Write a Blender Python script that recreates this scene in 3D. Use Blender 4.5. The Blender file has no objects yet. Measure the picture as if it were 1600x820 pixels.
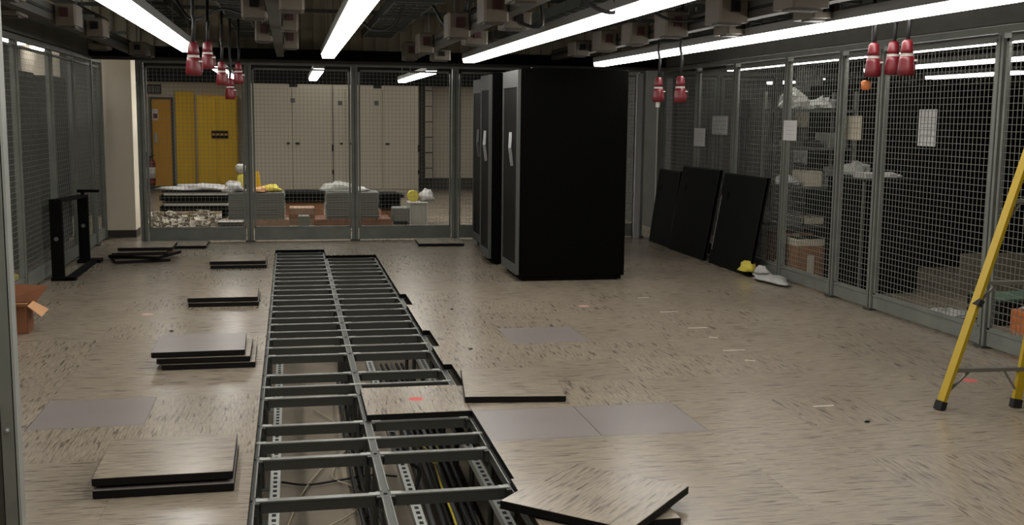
import bpy, math, random
from mathutils import Vector, Matrix
R_ = random.Random(7)
sc = bpy.context.scene
C = sc.collection

# ------------------------------------------------------------------ camera, light level
YAW, PITCH, ROLL, FPX, CH = 0.2018, 0.1322, 0.0112, 1697.76, 1.669
def cam_axes():
    cy, sy, cp, sp, cr, sr = math.cos(YAW), math.sin(YAW), math.cos(PITCH), math.sin(PITCH), math.cos(ROLL), math.sin(ROLL)
    f = Vector((sy*cp, cy*cp, -sp)); r = Vector((cy, -sy, 0)); u = r.cross(f)
    return cr*r + sr*u, -sr*r + cr*u, f
AR, AU, AF = cam_axes()
cam = bpy.data.cameras.new('camera'); camo = bpy.data.objects.new('camera', cam); C.objects.link(camo)
cam.sensor_width = 36; cam.lens = 36*FPX/1600; cam.clip_start = .05; cam.clip_end = 200
m = Matrix(((AR.x, AU.x, -AF.x, 0), (AR.y, AU.y, -AF.y, 0), (AR.z, AU.z, -AF.z, CH), (0, 0, 0, 1)))
camo.matrix_world = m
sc.camera = camo
w = bpy.data.worlds.new('world'); sc.world = w; w.use_nodes = True
w.node_tree.nodes['Background'].inputs[0].default_value = (.5, .52, .5, 1)
w.node_tree.nodes['Background'].inputs[1].default_value = .02
sc.view_settings.view_transform = 'Standard'; sc.view_settings.look = 'None'
sc.view_settings.exposure = 0; sc.view_settings.gamma = 1
LAMP = 13.0

def ray(x, y): return AF + (x-800)/FPX*AR - (y-410)/FPX*AU
def un(x, y, z=0):
    d = ray(x, y); return Vector((0, 0, CH)) + d*((z-CH)/d.z)
def atY(x, y, Y):
    d = ray(x, y); return Vector((0, 0, CH)) + d*(Y/d.y)
def atX(x, y, X):
    d = ray(x, y); return Vector((0, 0, CH)) + d*(X/d.x)

# ------------------------------------------------------------------ materials
MT = {}
def mat(name, col, rough=.6, metal=0, emit=0, noise=0, nscale=8, alpha=1, spec=.5):
    if name in MT: return MT[name]
    M = bpy.data.materials.new(name); M.use_nodes = True; nt = M.node_tree; b = nt.nodes['Principled BSDF']
    b.inputs['Base Color'].default_value = (*col, 1); b.inputs['Roughness'].default_value = rough
    b.inputs['Metallic'].default_value = metal; b.inputs['Alpha'].default_value = alpha
    b.inputs['Specular IOR Level'].default_value = spec
    if emit:
        b.inputs['Emission Color'].default_value = (*col, 1); b.inputs['Emission Strength'].default_value = emit
    if noise:
        tc = nt.nodes.new('ShaderNodeTexCoord'); n = nt.nodes.new('ShaderNodeTexNoise'); n.inputs['Scale'].default_value = nscale
        n.inputs['Detail'].default_value = 5
        nt.links.new(tc.outputs['Object'], n.inputs['Vector'])
        r = nt.nodes.new('ShaderNodeValToRGB')
        r.color_ramp.elements[0].position = .3; r.color_ramp.elements[1].position = .7
        r.color_ramp.elements[0].color = (*[c*(1-noise) for c in col], 1); r.color_ramp.elements[1].color = (*[min(1, c*(1+noise)) for c in col], 1)
        nt.links.new(n.outputs['Fac'], r.inputs[0]); nt.links.new(r.outputs[0], b.inputs['Base Color'])
    MT[name] = M; return M

def streak_mat(name, cells, rot=0, base=(.305, .252, .188), seed=0, dark=1.0):
    M = bpy.data.materials.new(name); M.use_nodes = True; nt = M.node_tree; N = nt.nodes; L = nt.links
    b = N['Principled BSDF']; b.inputs['Roughness'].default_value = .25; b.inputs['Specular IOR Level'].default_value = .55
    def node(t, **k):
        n = N.new(t)
        for a, v in k.items(): setattr(n, a, v)
        return n
    tc = node('ShaderNodeTexCoord')
    def vmath(op, a, b_=None):
        n = node('ShaderNodeVectorMath', operation=op); L.new(a, n.inputs[0])
        if b_ is not None:
            if isinstance(b_, tuple): n.inputs[1].default_value = b_
            else: L.new(b_, n.inputs[1])
        return n.outputs[0]
    def mth(op, a, b_=None, c_=None):
        n = node('ShaderNodeMath', operation=op)
        for i, v in enumerate((a, b_, c_)):
            if v is None: continue
            if isinstance(v, (int, float)): n.inputs[i].default_value = v
            else: L.new(v, n.inputs[i])
        return n.outputs[0]
    P = tc.outputs['Object']
    if cells:
        q = vmath('SUBTRACT', P, (PX0, PY0, 0)); q = vmath('MULTIPLY', q, (1/.6, 1/.6, 0)); cell = vmath('FLOOR', q)
        sep0 = node('ShaderNodeSeparateXYZ'); L.new(vmath('FRACTION', q), sep0.inputs[0])
    else:
        oi = node('ShaderNodeObjectInfo'); cb = node('ShaderNodeCombineXYZ'); L.new(oi.outputs['Random'], cb.inputs[0]); cell = vmath('MULTIPLY', cb.outputs[0], (91, 1, 1))
        cell = vmath('ADD', cell, (seed, 0, 0))
    wn = node('ShaderNodeTexWhiteNoise', noise_dimensions='3D'); L.new(cell, wn.inputs['Vector'])
    sepw = node('ShaderNodeSeparateColor'); L.new(wn.outputs['Color'], sepw.inputs[0])
    off = vmath('MULTIPLY', wn.outputs['Color'], (40, 40, 0))
    def streak(sx, sy, lo, hi, det=3):
        v = vmath('ADD', vmath('MULTIPLY', P, (sx, sy, 1)), off)
        n = node('ShaderNodeTexNoise'); n.inputs['Scale'].default_value = 1; n.inputs['Detail'].default_value = det; n.inputs['Roughness'].default_value = .55
        n.inputs['Distortion'].default_value = .3
        L.new(v, n.inputs['Vector'])
        mr = node('ShaderNodeMapRange'); mr.inputs[1].default_value = lo; mr.inputs[2].default_value = hi; L.new(n.outputs['Fac'], mr.inputs[0])
        return mr.outputs[0]
    sel = mth('GREATER_THAN', sepw.outputs[0], .58) if cells else mth('ADD', 0.0, float(rot))
    def pick(a, c):   # a when streaks run along X
        mx = node('ShaderNodeMix'); L.new(sel, mx.inputs[0]); L.new(a, mx.inputs[2]); L.new(c, mx.inputs[3]); return mx.outputs[0]
    big = pick(streak(5, 55, .56, .64), streak(55, 5, .56, .64))      # sparse dark dashes
    fine = pick(streak(9, 110, .38, .66, 4), streak(110, 9, .38, .66, 4))
    n3 = node('ShaderNodeTexNoise'); n3.inputs['Scale'].default_value = .9; n3.inputs['Detail'].default_value = 3; L.new(P, n3.inputs['Vector'])
    bright = mth('ADD', mth('MULTIPLY', sepw.outputs[1], .10), mth('ADD', mth('MULTIPLY', n3.outputs['Fac'], .40), .80))
    f = mth('MULTIPLY', bright, mth('SUBTRACT', 1.0, mth('MULTIPLY', fine, .34*dark)))
    f = mth('MULTIPLY', f, mth('SUBTRACT', 1.0, mth('MULTIPLY', big, .54*dark)))
    if cells:   # hairline joints
        ex = mth('MINIMUM', sep0.outputs[0], mth('SUBTRACT', 1.0, sep0.outputs[0])); ey = mth('MINIMUM', sep0.outputs[1], mth('SUBTRACT', 1.0, sep0.outputs[1]))
        j = mth('LESS_THAN', mth('MINIMUM', ex, ey), .004)
        f = mth('MULTIPLY', f, mth('SUBTRACT', 1.0, mth('MULTIPLY', j, .12)))
    col = node('ShaderNodeRGB'); col.outputs[0].default_value = (*base, 1)
    sc_ = node('ShaderNodeVectorMath', operation='SCALE'); L.new(col.outputs[0], sc_.inputs[0]); L.new(f, sc_.inputs['Scale'])
    L.new(sc_.outputs[0], b.inputs['Base Color'])
    MT[name] = M
    return M
# raised-floor grid: pit corner and row origin
PX0, PY0, T, ZS = -0.1971, 4.7913, .6, -.036
FLOOR = streak_mat('vinyl_floor_streaked', True)
TILE_X = streak_mat('vinyl_tile_streaks_across', False, 0, seed=3)
TILE_Y = streak_mat('vinyl_tile_streaks_along', False, 1, seed=9)
GREYT = mat('smooth_grey_laminate', (.222, .193, .178), .3, noise=.05, nscale=3)
BLK = mat('black_steel', (.004, .004, .0035), .6, spec=.2)
BLKM = mat('black_matt', (.003, .003, .0025), .9, spec=.1)
RACKB = mat('rack_black', (.0025, .0025, .002), .9, spec=.04)
PANB = mat('panel_charcoal', (.006, .0065, .005), .85, spec=.1)
GALV = mat('galvanised_steel', (.20, .21, .185), .5, .35, noise=.12, nscale=5)
GALVB = mat('galvanised_bright', (.34, .35, .32), .5, .2, noise=.1, nscale=5)
WIRE = mat('galvanised_wire', (.20, .205, .18), .6, .2)
STR = mat('stringer_steel', (.21, .21, .19), .35, .5, noise=.25, nscale=6)
STRD = mat('stringer_dark', (.075, .077, .067), .4, .45)
STRUT = mat('slotted_strut_zinc', (.38, .39, .36), .45, .4)
SLOT = mat('slot_black', (.004, .004, .004), .9)
CONC = mat('subfloor_concrete', (.20, .165, .12), .8, noise=.25, nscale=2.5)
WALLW = mat('wall_cream_paint', (.46, .41, .325), .8, noise=.03, nscale=2)
COLP = mat('column_cream_paint', (.88, .79, .65), .8, noise=.03, nscale=2)
SKIRT = mat('skirting_dark', (.05, .043, .034), .6)
CEIL = mat('ceiling_dark', (.16, .148, .12), .9, noise=.2, nscale=2)
SOFF = mat('soffit_brown', (.40, .35, .25), .8, noise=.15, nscale=2)
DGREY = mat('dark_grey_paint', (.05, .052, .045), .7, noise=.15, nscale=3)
MGREY = mat('mid_grey_paint', (.12, .122, .105), .7, noise=.12, nscale=3)
YEL = mat('yellow_paint', (.58, .35, .004), .6)
YELO = mat('yellow_ochre_paint', (.46, .22, .01), .6)
CAB = mat('cabinet_cream', (.47, .425, .335), .7)
RED = mat('red_plastic', (.115, .003, .007), .45)
REDX = mat('red_paint', (.10, .008, .006), .5)
REDS = mat('socket_dark_red', (.035, .004, .003), .6)
WHT = mat('white_plastic', (.46, .445, .41), .5)
PAPER = mat('paper_white', (.50, .49, .47), .8)
PAPERC = mat('paper_cream', (.50, .44, .33), .8)
BAG = mat('white_bag', (.42, .405, .385), .5, noise=.15, nscale=12)
CLEAR = mat('clear_plastic_film', (.55, .55, .50), .25, alpha=.45)
CARD = mat('cardboard', (.20, .075, .03), .85, noise=.1)
CARDL = mat('cardboard_light', (.55, .29, .14), .85)
BROWNB = mat('brown_box', (.24, .11, .05), .85, noise=.15)
WOOD = mat('pallet_wood', (.30, .19, .12), .8, noise=.2, nscale=6)
GPAN = mat('grey_panel_edge', (.15, .155, .13), .6)
GPAN2 = mat('grey_panel_trim', (.09, .095, .08), .6)
LADY = mat('ladder_yellow', (.42, .28, .008), .45)
ALU = mat('ladder_aluminium', (.20, .19, .16), .4, .5)
RUB = mat('rubber_black', (.008, .007, .006), .8)
BEIGEBOX = mat('tap_off_beige', (.105, .085, .062), .6, noise=.08)
BEIGED = mat('busbar_brown', (.035, .03, .022), .6, noise=.1)
TRAY = mat('cable_tray_steel', (.060, .068, .060), .5, .4)
CABLE = mat('cable_black', (.006, .006, .006), .6)
CABW = mat('cable_pale', (.42, .36, .24), .5)
CABY = mat('cable_yellow', (.50, .40, .03), .5)
CABG = mat('cable_grey', (.10, .10, .10), .6)
LAMPM = mat('lamp_diffuser', (1, .98, .93), .5, emit=LAMP)
LAMPF = mat('lamp_diffuser_far', (1, .98, .93), .5, emit=LAMP*.5)
HOUS = mat('lamp_housing', (.16, .155, .14), .5)
SILV = mat('silver_handle', (.32, .32, .31), .35, .3)
DOORF = mat('rack_door_grey', (.075, .078, .074), .55, .2)
GLASSD = mat('rack_door_dark', (.005, .005, .004), .6, spec=.1)
PINK = mat('pink_bag', (.60, .22, .22), .6)
ORA = mat('orange_plastic', (.55, .16, .04), .5)
GREEN = mat('green_cloth', (.08, .14, .09), .9)
YGL = mat('yellow_glove', (.60, .50, .07), .8)
PEDW = mat('pedestal_zinc', (.38, .34, .27), .5, .2, noise=.3, nscale=30)
TAPEM = mat('tape_pale', (.50, .44, .36), .5)
REDM = mat('red_marker', (.55, .10, .08), .7)

# ------------------------------------------------------------------ mesh helper
class MB:
    def __init__(s): s.v = []; s.f = []; s.mi = []; s.mats = []
    def _m(s, m):
        if m is None: m = None
        if m not in s.mats: s.mats.append(m)
        return s.mats.index(m)
    def add(s, vs, fs, m=None):
        o = len(s.v); s.v += [tuple(v) for v in vs]; k = s._m(m)
        for f in fs: s.f.append([i+o for i in f]); s.mi.append(k)
    def box(s, x0, x1, y0, y1, z0, z1, m=None, M=None):
        vs = [Vector((x, y, z)) for z in (z0, z1) for y in (y0, y1) for x in (x0, x1)]
        if M is not None: vs = [M @ v for v in vs]
        s.add(vs, [(0, 2, 3, 1), (4, 5, 7, 6), (0, 1, 5, 4), (2, 6, 7, 3), (0, 4, 6, 2), (1, 3, 7, 5)], m)
        return s
    def bev(s, x0, x1, y0, y1, z0, z1, b, m=None, M=None):   # box with chamfered vertical and top edges
        pr = [(x0+b, y0), (x1-b, y0), (x1, y0+b), (x1, y1-b), (x1-b, y1), (x0+b, y1), (x0, y1-b), (x0, y0+b)]
        cx, cy = (x0+x1)/2, (y0+y1)/2
        def ring(z, k): return [Vector((p[0]-(b*k if p[0] > cx else -b*k), p[1]-(b*k if p[1] > cy else -b*k), z)) for p in pr]
        vs = ring(z0, 0)+ring(z1-b, 0)+ring(z1, 1)
        if M is not None: vs = [M @ v for v in vs]
        fs = [tuple(range(7, -1, -1)), tuple(range(16, 24))]
        for a in (0, 8): fs += [(a+i, a+(i+1) % 8, a+8+(i+1) % 8, a+8+i) for i in range(8)]
        s.add(vs, fs, m); return s
    def bar(s, a, b, w, h, m=None, up=Vector((0, 0, 1))):
        a = Vector(a); b = Vector(b); d = (b-a)
        l = d.length; d = d/l
        if abs(d.dot(up)) > .98: up = Vector((0, 1, 0))
        x = d.cross(up).normalized(); y = x.cross(d)
        M = Matrix(((x.x, d.x, y.x, a.x), (x.y, d.y, y.y, a.y), (x.z, d.z, y.z, a.z), (0, 0, 0, 1)))
        return s.box(-w/2, w/2, 0, l, -h/2, h/2, m, M)
    def tube(s, pts, r, n=6, m=None, cap=True):
        pts = [Vector(p) for p in pts]; vs = []; rr = r if isinstance(r, (list, tuple)) else [r]*len(pts)
        for i, p in enumerate(pts):
            d = (pts[min(i+1, len(pts)-1)]-pts[max(i-1, 0)]).normalized()
            u = Vector((0, 0, 1)) if abs(d.z) < .9 else Vector((0, 1, 0))
            x = d.cross(u).normalized(); y = x.cross(d)
            for k in range(n):
                a = 2*math.pi*k/n; vs.append(p+x*math.cos(a)*rr[i]+y*math.sin(a)*rr[i])
        fs = []
        for i in range(len(pts)-1):
            for k in range(n): fs.append((i*n+k, i*n+(k+1) % n, (i+1)*n+(k+1) % n, (i+1)*n+k))
        if cap: fs += [tuple(range(n))[::-1], tuple((len(pts)-1)*n+k for k in range(n))]
        s.add(vs, fs, m); return s
    def lathe(s, prof, c, n=14, m=None, M=None):
        vs = []
        for r, z in prof:
            for k in range(n):
                a = 2*math.pi*k/n; v = Vector((r*math.cos(a), r*math.sin(a), z))
                vs.append((M @ v if M is not None else v)+Vector(c))
        fs = []
        for i in range(len(prof)-1):
            for k in range(n): fs.append((i*n+k, i*n+(k+1) % n, (i+1)*n+(k+1) % n, (i+1)*n+k))
        fs += [tuple(range(n))[::-1], tuple((len(prof)-1)*n+k for k in range(n))]
        s.add(vs, fs, m); return s
    def blob(s, c, r, seed=0, n=14, k=9, rough=.25, m=None):   # crumpled lump, flat underside
        rg = random.Random(seed); ph = [rg.uniform(0, 6.3) for _ in range(9)]; vs = []
        for j in range(k+1):
            t = math.pi*j/k
            for i in range(n):
                a = 2*math.pi*i/n
                q = 1+rough*(math.sin(3*a+ph[0]+t*2)*.5+math.sin(5*a+ph[1]-3*t)*.35+math.sin(4*t+ph[2]+2*a)*.4+rg.uniform(-.3, .3))
                z = -math.cos(t)
                if z < 0: z *= .25
                vs.append((c[0]+r[0]*q*math.sin(t)*math.cos(a), c[1]+r[1]*q*math.sin(t)*math.sin(a), max(c[2]-r[2]*.2, c[2]+r[2]*q*z)))
        fs = []
        for j in range(k):
            for i in range(n): fs.append((j*n+i, j*n+(i+1) % n, (j+1)*n+(i+1) % n, (j+1)*n+i))
        s.add(vs, fs, m); return s
    def build(s, name, mat_=None, parent=None, smooth=False, shift=None):
        me = bpy.data.meshes.new(name)
        vs = s.v
        if shift is not None: vs = [(a-shift[0], b-shift[1], c-shift[2]) for a, b, c in vs]
        me.from_pydata(vs, [], s.f); me.update()
        for q in s.mats: me.materials.append(q if q is not None else mat_)
        for p, i in zip(me.polygons, s.mi): p.material_index = i; p.use_smooth = smooth
        o = bpy.data.objects.new(name, me); C.objects.link(o)
        if shift is not None: o.location = shift
        if parent is not None:
            o.parent = parent
        return o
def tag(o, label, cat, group=None, kind=None):
    if label: o['label'] = label
    if cat: o['category'] = cat
    if group: o['group'] = group
    if kind: o['kind'] = kind
    return o
def struct(o, label=None): o['kind'] = 'structure'; return o if not label else tag(o, label, None)
def empty(name, loc, label, cat, group=None, rz=0):
    o = bpy.data.objects.new(name, None); C.objects.link(o); o.location = loc; o.rotation_euler = (0, 0, rz); o.empty_display_size = .1
    return tag(o, label, cat, group)
def RZ(a): return Matrix.Rotation(a, 4, 'Z')

# ------------------------------------------------------------------ the setting
def cell(i, n): return PX0+i*T, PX0+(i+1)*T, PY0+n*T, PY0+(n+1)*T
holes = {(0, n) for n in range(-4, 15)} | {(1, n) for n in range(-4, 14)}
grey_cells = [(2, 1), (3, 1), (3, 5), (-2, 2)]
cover_cells = [(1, 2)]
XI0, XI1, YI0, YI1 = -9, 22, -9, 35
fm = MB()
for i in range(XI0, XI1):
    for n in range(YI0, YI1):
        if (i, n) in holes or (i, n) in grey_cells: continue
        x0, x1, y0, y1 = cell(i, n)
        if i == 2 and n in (3, 5, 8): x0 += .055
        fm.add([(x0, y0, 0), (x1, y0, 0), (x1, y1, 0), (x0, y1, 0)], [(0, 1, 2, 3)], FLOOR)
        for (di, dn, a, b) in ((-1, 0, (x0, y1), (x0, y0)), (1, 0, (x1, y0), (x1, y1)), (0, -1, (x0, y0), (x1, y0)), (0, 1, (x1, y1), (x0, y1))):
            q = (i+di, n+dn)
            if q in holes or q in grey_cells:
                fm.add([(*a, 0), (*b, 0), (*b, ZS), (*a, ZS)], [(0, 3, 2, 1)], BLKM)
            elif di == 0 and i == 2 and (n in (3, 5, 8)) != (q[1] in (3, 5, 8)) and n not in (3, 5, 8):
                xa = PX0+2*T
                fm.add([(xa, a[1], 0), (xa+.055, a[1], 0), (xa+.055, a[1], ZS), (xa, a[1], ZS)], [(0, 3, 2, 1)], BLKM)
struct(fm.build('floor'))
gx0, gx1, gy0, gy1 = PX0+XI0*T, PX0+XI1*T, PY0+YI0*T, PY0+YI1*T
BW = 25.0                                   # far wall of the corridor
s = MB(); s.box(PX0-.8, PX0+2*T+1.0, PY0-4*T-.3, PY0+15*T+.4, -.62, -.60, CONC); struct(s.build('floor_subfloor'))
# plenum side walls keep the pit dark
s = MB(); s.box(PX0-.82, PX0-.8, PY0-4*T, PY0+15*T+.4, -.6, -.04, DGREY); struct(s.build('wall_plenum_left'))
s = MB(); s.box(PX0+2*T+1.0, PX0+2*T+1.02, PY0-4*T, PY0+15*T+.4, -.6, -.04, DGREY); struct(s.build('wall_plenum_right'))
s = MB(); s.box(gx0, gx1, BW, BW+.1, 0, 3.3, WALLW); struct(s.build('wall_back'))
s = MB(); s.box(gx0-.1, gx0, gy0, BW, 0, 3.3, MGREY); struct(s.build('wall_left'))
s = MB(); s.box(gx1, gx1+.1, gy0, BW, 0, 3.3, MGREY); struct(s.build('wall_right'))
s = MB(); s.box(gx0, gx1, gy0-.1, gy0, 0, 3.3, WALLW); struct(s.build('wall_front'))
s = MB(); s.box(gx0, gx1, gy0, BW, 3.3, 3.4, CEIL); struct(s.build('ceiling'))
s = MB(); s.box(-3.6, 5.5, 21.0, 21.25, 2.26, 3.3, BLKM); struct(s.build('trim_5'))
s = MB(); s.box(-3.6, 5.5, 24.3, BW, 2.55, 3.3, WALLW); struct(s.build('trim_6'))
# ribbed bulkhead above the back cage
s = MB(); x = -2.4
while x < 4.9:
    s.box(x, x+.09, 14.60, 14.70, 2.52, 3.3, SOFF); s.box(x+.09, x+.16, 14.64, 14.70, 2.52, 3.3, SOFF); x += .16
s.box(-2.4, 4.95, 14.56, 14.72, 2.49, 2.52, MGREY)
struct(s.build('wall_bulkhead'))
s = MB(); s.box(-2.4, 5.05, 14.30, 14.42, 2.37, 2.50, BLKM); s.box(-2.4, 5.05, 14.5, 14.62, 2.34, 2.46, DGREY)
struct(s.build('trim_1'))
# side headers over the cages
s = MB(); s.box(-2.52, -2.40, 3, 15.2, 2.38, 2.58, MGREY); struct(s.build('trim_2'))
s = MB(); s.box(5.03, 5.16, 3, 14.6, 2.38, 2.56, MGREY); s.box(5.0, 5.2, 3, 14.6, 2.56, 2.6, MGREY); struct(s.build('trim_3'))
s = MB(); s.box(5.6, gx1, 17.5, 17.6, 0, 3.3, DGREY); struct(s.build('wall_right_back'))
s = MB(); s.box(5.5, 5.6, 15.3, BW, 0, 3.3, DGREY); struct(s.build('wall_corridor_right'))
s = MB(); s.box(gx0, -3.0, 18.8, 18.9, 0, 3.3, DGREY); struct(s.build('wall_left_back'))
s = MB(); s.box(-3.7, -3.6, 16.2, BW, 0, 3.3, WALLW); struct(s.build('wall_corridor_left'))
p = atY(655, 297, BW)
s = MB(); s.box(p.x, 5.5, BW-.03, BW, 0, .28, SKIRT); s.box(-3.6, -.9, BW-.03, BW, 0, .13, SKIRT); struct(s.build('baseboard_back'))
# column
s = MB(); s.box(-2.50, -2.07, 15.45, 15.9, .1, 3.3, COLP); s.box(-2.505, -2.065, 15.44, 15.9, 0, .1, SKIRT)
struct(s.build('wall_column'))
# pipe chase on the back wall
a = atY(656, 200, BW); b = atY(674, 200, BW)
s = MB(); s.box(a.x, a.x+.10, BW-.1, BW, .28, 2.52, SKIRT); s.box(a.x+.10, b.x, BW-.16, BW, .28, 2.52, CAB); s.box(b.x, b.x+.02, BW-.12, BW, .28, 2.52, SKIRT)
for k in range(6): s.box(a.x+.10, b.x, BW-.17, BW-.16, .5+k*.35, .52+k*.35, SKIRT)
struct(s.build('trim_4'))

# ------------------------------------------------------------------ pit understructure
pit = empty('floor_support_frame', (PX0, PY0-3*T, ZS), 'dark steel stringer grid of the opened raised floor, between the lifted tiles', 'support frame')
def pp(mb, name, m=None, par=pit): return mb.build(name, m, par, shift=None)
OX, OY = PX0, PY0-3*T
def loc(x, y): return x-OX, y-OY
HS = .055
for gi in range(3):                       # long runners, pedestal to pedestal
    for n in range(-3, 15 if gi < 2 else 14):
        x, y = loc(PX0+gi*T, PY0+n*T); mb = MB()
        mb.box(x-.016, x+.016, y+.04, y+T-.04, -HS, -.001, STRD)
        mb.box(x-.021, x-.015, y+.04, y+T-.04, -.004, .003, STR); mb.box(x+.015, x+.021, y+.04, y+T-.04, -.004, .003, STR)
        pp(mb, 'stringer')
def cross(gi, ny, main):
    x, y = loc(PX0+gi*T, PY0+ny*T); mb = MB()
    wv = .015 if main else .013; e = .045 if main else .02
    mb.box(x+e, x+T-e, y-wv, y+wv, -HS, 0, STRD); mb.box(x+e, x+T-e, y-wv-.003, y+wv+.003, -.005, .002, STR)  # light top over dark sides: the highlight is put into the colour
    mb.box(x+e-.02, x+e+.03, y-wv-.004, y+wv+.004, .0, .004, GALVB)
    mb.box(x+T-e-.03, x+T-e+.02, y-wv-.004, y+wv+.004, .0, .004, GALVB)
    pp(mb, 'stringer' if main else 'mid_stringer')
for n in range(-3, 16):
    for gi in (0, 1):
        if gi == 1 and n == 15: continue
        cross(gi, n, True)
        if n in (1, 3) or n >= 5:
            if (gi, n) in ((1, 3),) or n < 14 or (gi == 0 and n < 15): cross(gi, n+.46, False)
for gi in range(3):
    for n in range(-3, 16 if gi < 2 else 15):
        x, y = loc(PX0+gi*T, PY0+n*T); mb = MB()
        mb.lathe([(.016, -.56), (.016, -.07), (.03, -.065), (.045, -.055), (.045, -.008)], (x, y, 0), 8, STRD)
        mb.box(x-.05, x+.05, y-.05, y+.05, -.565, -.560, GALV)
        mb.box(x-.042, x+.042, y-.042, y+.042, -.008, -.0005, STRD)
        mb.lathe([(.009, -.001), (.009, .003)], (x, y, 0), 8, SLOT)
        pp(mb, 'pedestal')
# slotted struts lying below the grid
def strut(x, z, label, y0=PY0-3*T, y1=PY0+6*T):
    e = empty('slotted_strut', (x, y0, z), label, 'metal strut', 'slotted struts under the raised floor')
    mb = MB(); mb.box(-.025, .025, 0, y1-y0, -.041, 0, STRUT)
    yy = .05
    while yy < y1-y0-.05:
        mb.box(-.010, .010, yy, yy+.034, 0, .0012, SLOT); yy += .068
    mb.build('channel', None, e)
    return e
strut(-.10, ZS-.16, 'pale perforated metal strut under the left bay of the floor pit')
strut(.58, ZS-.19, 'pale perforated metal strut just right of the pit centre line')
strut(.965, ZS-.14, 'pale perforated metal strut along the right side of the floor pit')
e = MB(); e.box(-.012, .012, 0, 4.6, -.02, 0, STRUT); o = e.build('conduit_rail'); o.location = (1.035-.09+.11-.02, PY0-3*T, ZS-.25)
tag(o, 'thin bright metal rail right of the perforated strut inside the pit', 'rail')
def cable(name, pts, r, m, label, cat='cable', group=None, n=6, parent=None):
    # smooth through the points
    P = [Vector(p) for p in pts]; out = []
    for i in range(len(P)-1):
        p0, p1, p2, p3 = P[max(i-1, 0)], P[i], P[i+1], P[min(i+2, len(P)-1)]
        for k in range(6):
            t = k/6; out.append(.5*((2*p1)+(p2-p0)*t+(2*p0-5*p1+4*p2-p3)*t*t+(3*p1-3*p2+p0-p3+.0*p0)*t**3) if False else
                .5*((2*p1)+(p2-p0)*t+(2*p0-5*p1+4*p2-p3)*t*t+(-1*p0+3*p1-3*p2+p3)*t**3))
    out.append(P[-1]); mb = MB(); mb.tube(out, r, n, m)
    o = mb.build(name, None, parent, smooth=True)
    return tag(o, label, cat, group) if parent is None else o
Z0 = -.58
def px(x, y, z): return un(x, y, z)
cable('cable', [px(446, 830, Z0), px(470, 775, Z0), px(500, 735, Z0), px(530, 712, Z0), px(541, 700, Z0), px(535, 690, Z0)], .005, CABW, 'thin pale cable looping across the slab under the left pit bay')
cable('cable', [px(505, 826, Z0), px(545, 805, Z0), px(570, 782, Z0), px(556, 762, Z0), px(530, 752, Z0), px(519, 744, Z0), px(525, 728, Z0), px(542, 716, Z0)], .005, CABW, 'thin pale cable with an S bend near the pit centre line')
cable('cable', [px(440, 753, Z0), px(480, 757, Z0), px(530, 750, Z0), px(580, 742, Z0), px(620, 744, Z0)], .007, CABLE, 'black cable crossing the left pit bay side to side')
cable('cable', [px(490, 640, Z0), px(515, 655, Z0), px(535, 668, Z0), px(552, 690, Z0)], .004, CABW, 'short pale wire in the left pit bay behind the third cross bar')
cable('cable', [px(650, 688, -.40), px(662, 697, -.40), px(678, 722, -.42), px(690, 760, -.42), px(706, 800, -.42), px(716, 830, -.42)], .007, CABY, 'yellow cable running through the right pit bay')
cable('cable', [px(650, 700, -.38), px(665, 690, -.36), px(684, 700, -.38), px(682, 724, -.38), px(668, 716, -.38)], .005, CABY, 'small yellow cable loop tied beside the yellow cable')
for k in range(6):   # black bundles right of the slab
    x = .70+k*.045; y0 = 3.4
    cable('cable', [(x-.05, 3.2, -.52+R_.uniform(0, .08)), (x+R_.uniform(-.03, .03), 4.4, -.5+R_.uniform(0, .1)), (x+.02, 5.6, -.5+R_.uniform(0, .1)), (x+.05, 7.5, -.5), (x+.02, 9.5, -.52)], .014, CABLE if k % 3 else CABG, 'thick black power cable in the bundle lying under the right pit bay', 'cable', 'black cable bundle in the pit')
for k in range(3):
    x = .36+k*.05
    cable('cable', [(x, 3.2, -.5), (x+.01, 4.9, -.48), (x-.02, 6.5, -.5), (x, 9, -.52)], .012, CABLE, 'black cable running beside the pit centre runner', 'cable', 'black cables under the centre runner')
cable('cable', [px(625, 690, -.3), px(640, 720, -.34), px(655, 735, -.36), px(650, 760, -.4), px(640, 790, -.45)], .012, CABLE, 'black curved hose behind the centre perforated strut')

# ------------------------------------------------------------------ floor tiles
TS = .598; TH = .038
def tile(x, y, z, rot, label, group=None, top='X', w=TS, d=TS, name='floor_tile', tilt=0):
    e = empty(name, (x, y, z), label, 'floor tile', group, rot)
    if tilt: e.rotation_euler = (tilt, 0, rot)
    mb = MB(); mb.box(-w/2+.004, w/2-.004, -d/2+.004, d/2-.004, 0, .006, BLKM); mb.box(-w/2, w/2, -d/2, d/2, .004, TH-.002, BLK)
    mb.build('steel_pan', None, e)
    tm = {'X': TILE_X, 'Y': TILE_Y, 'G': GREYT}[top]
    mb = MB(); mb.box(-w/2+.002, w/2-.002, -d/2+.002, d/2-.002, TH-.002, TH, tm); mb.build('top_finish', None, e)
    return e
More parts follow.
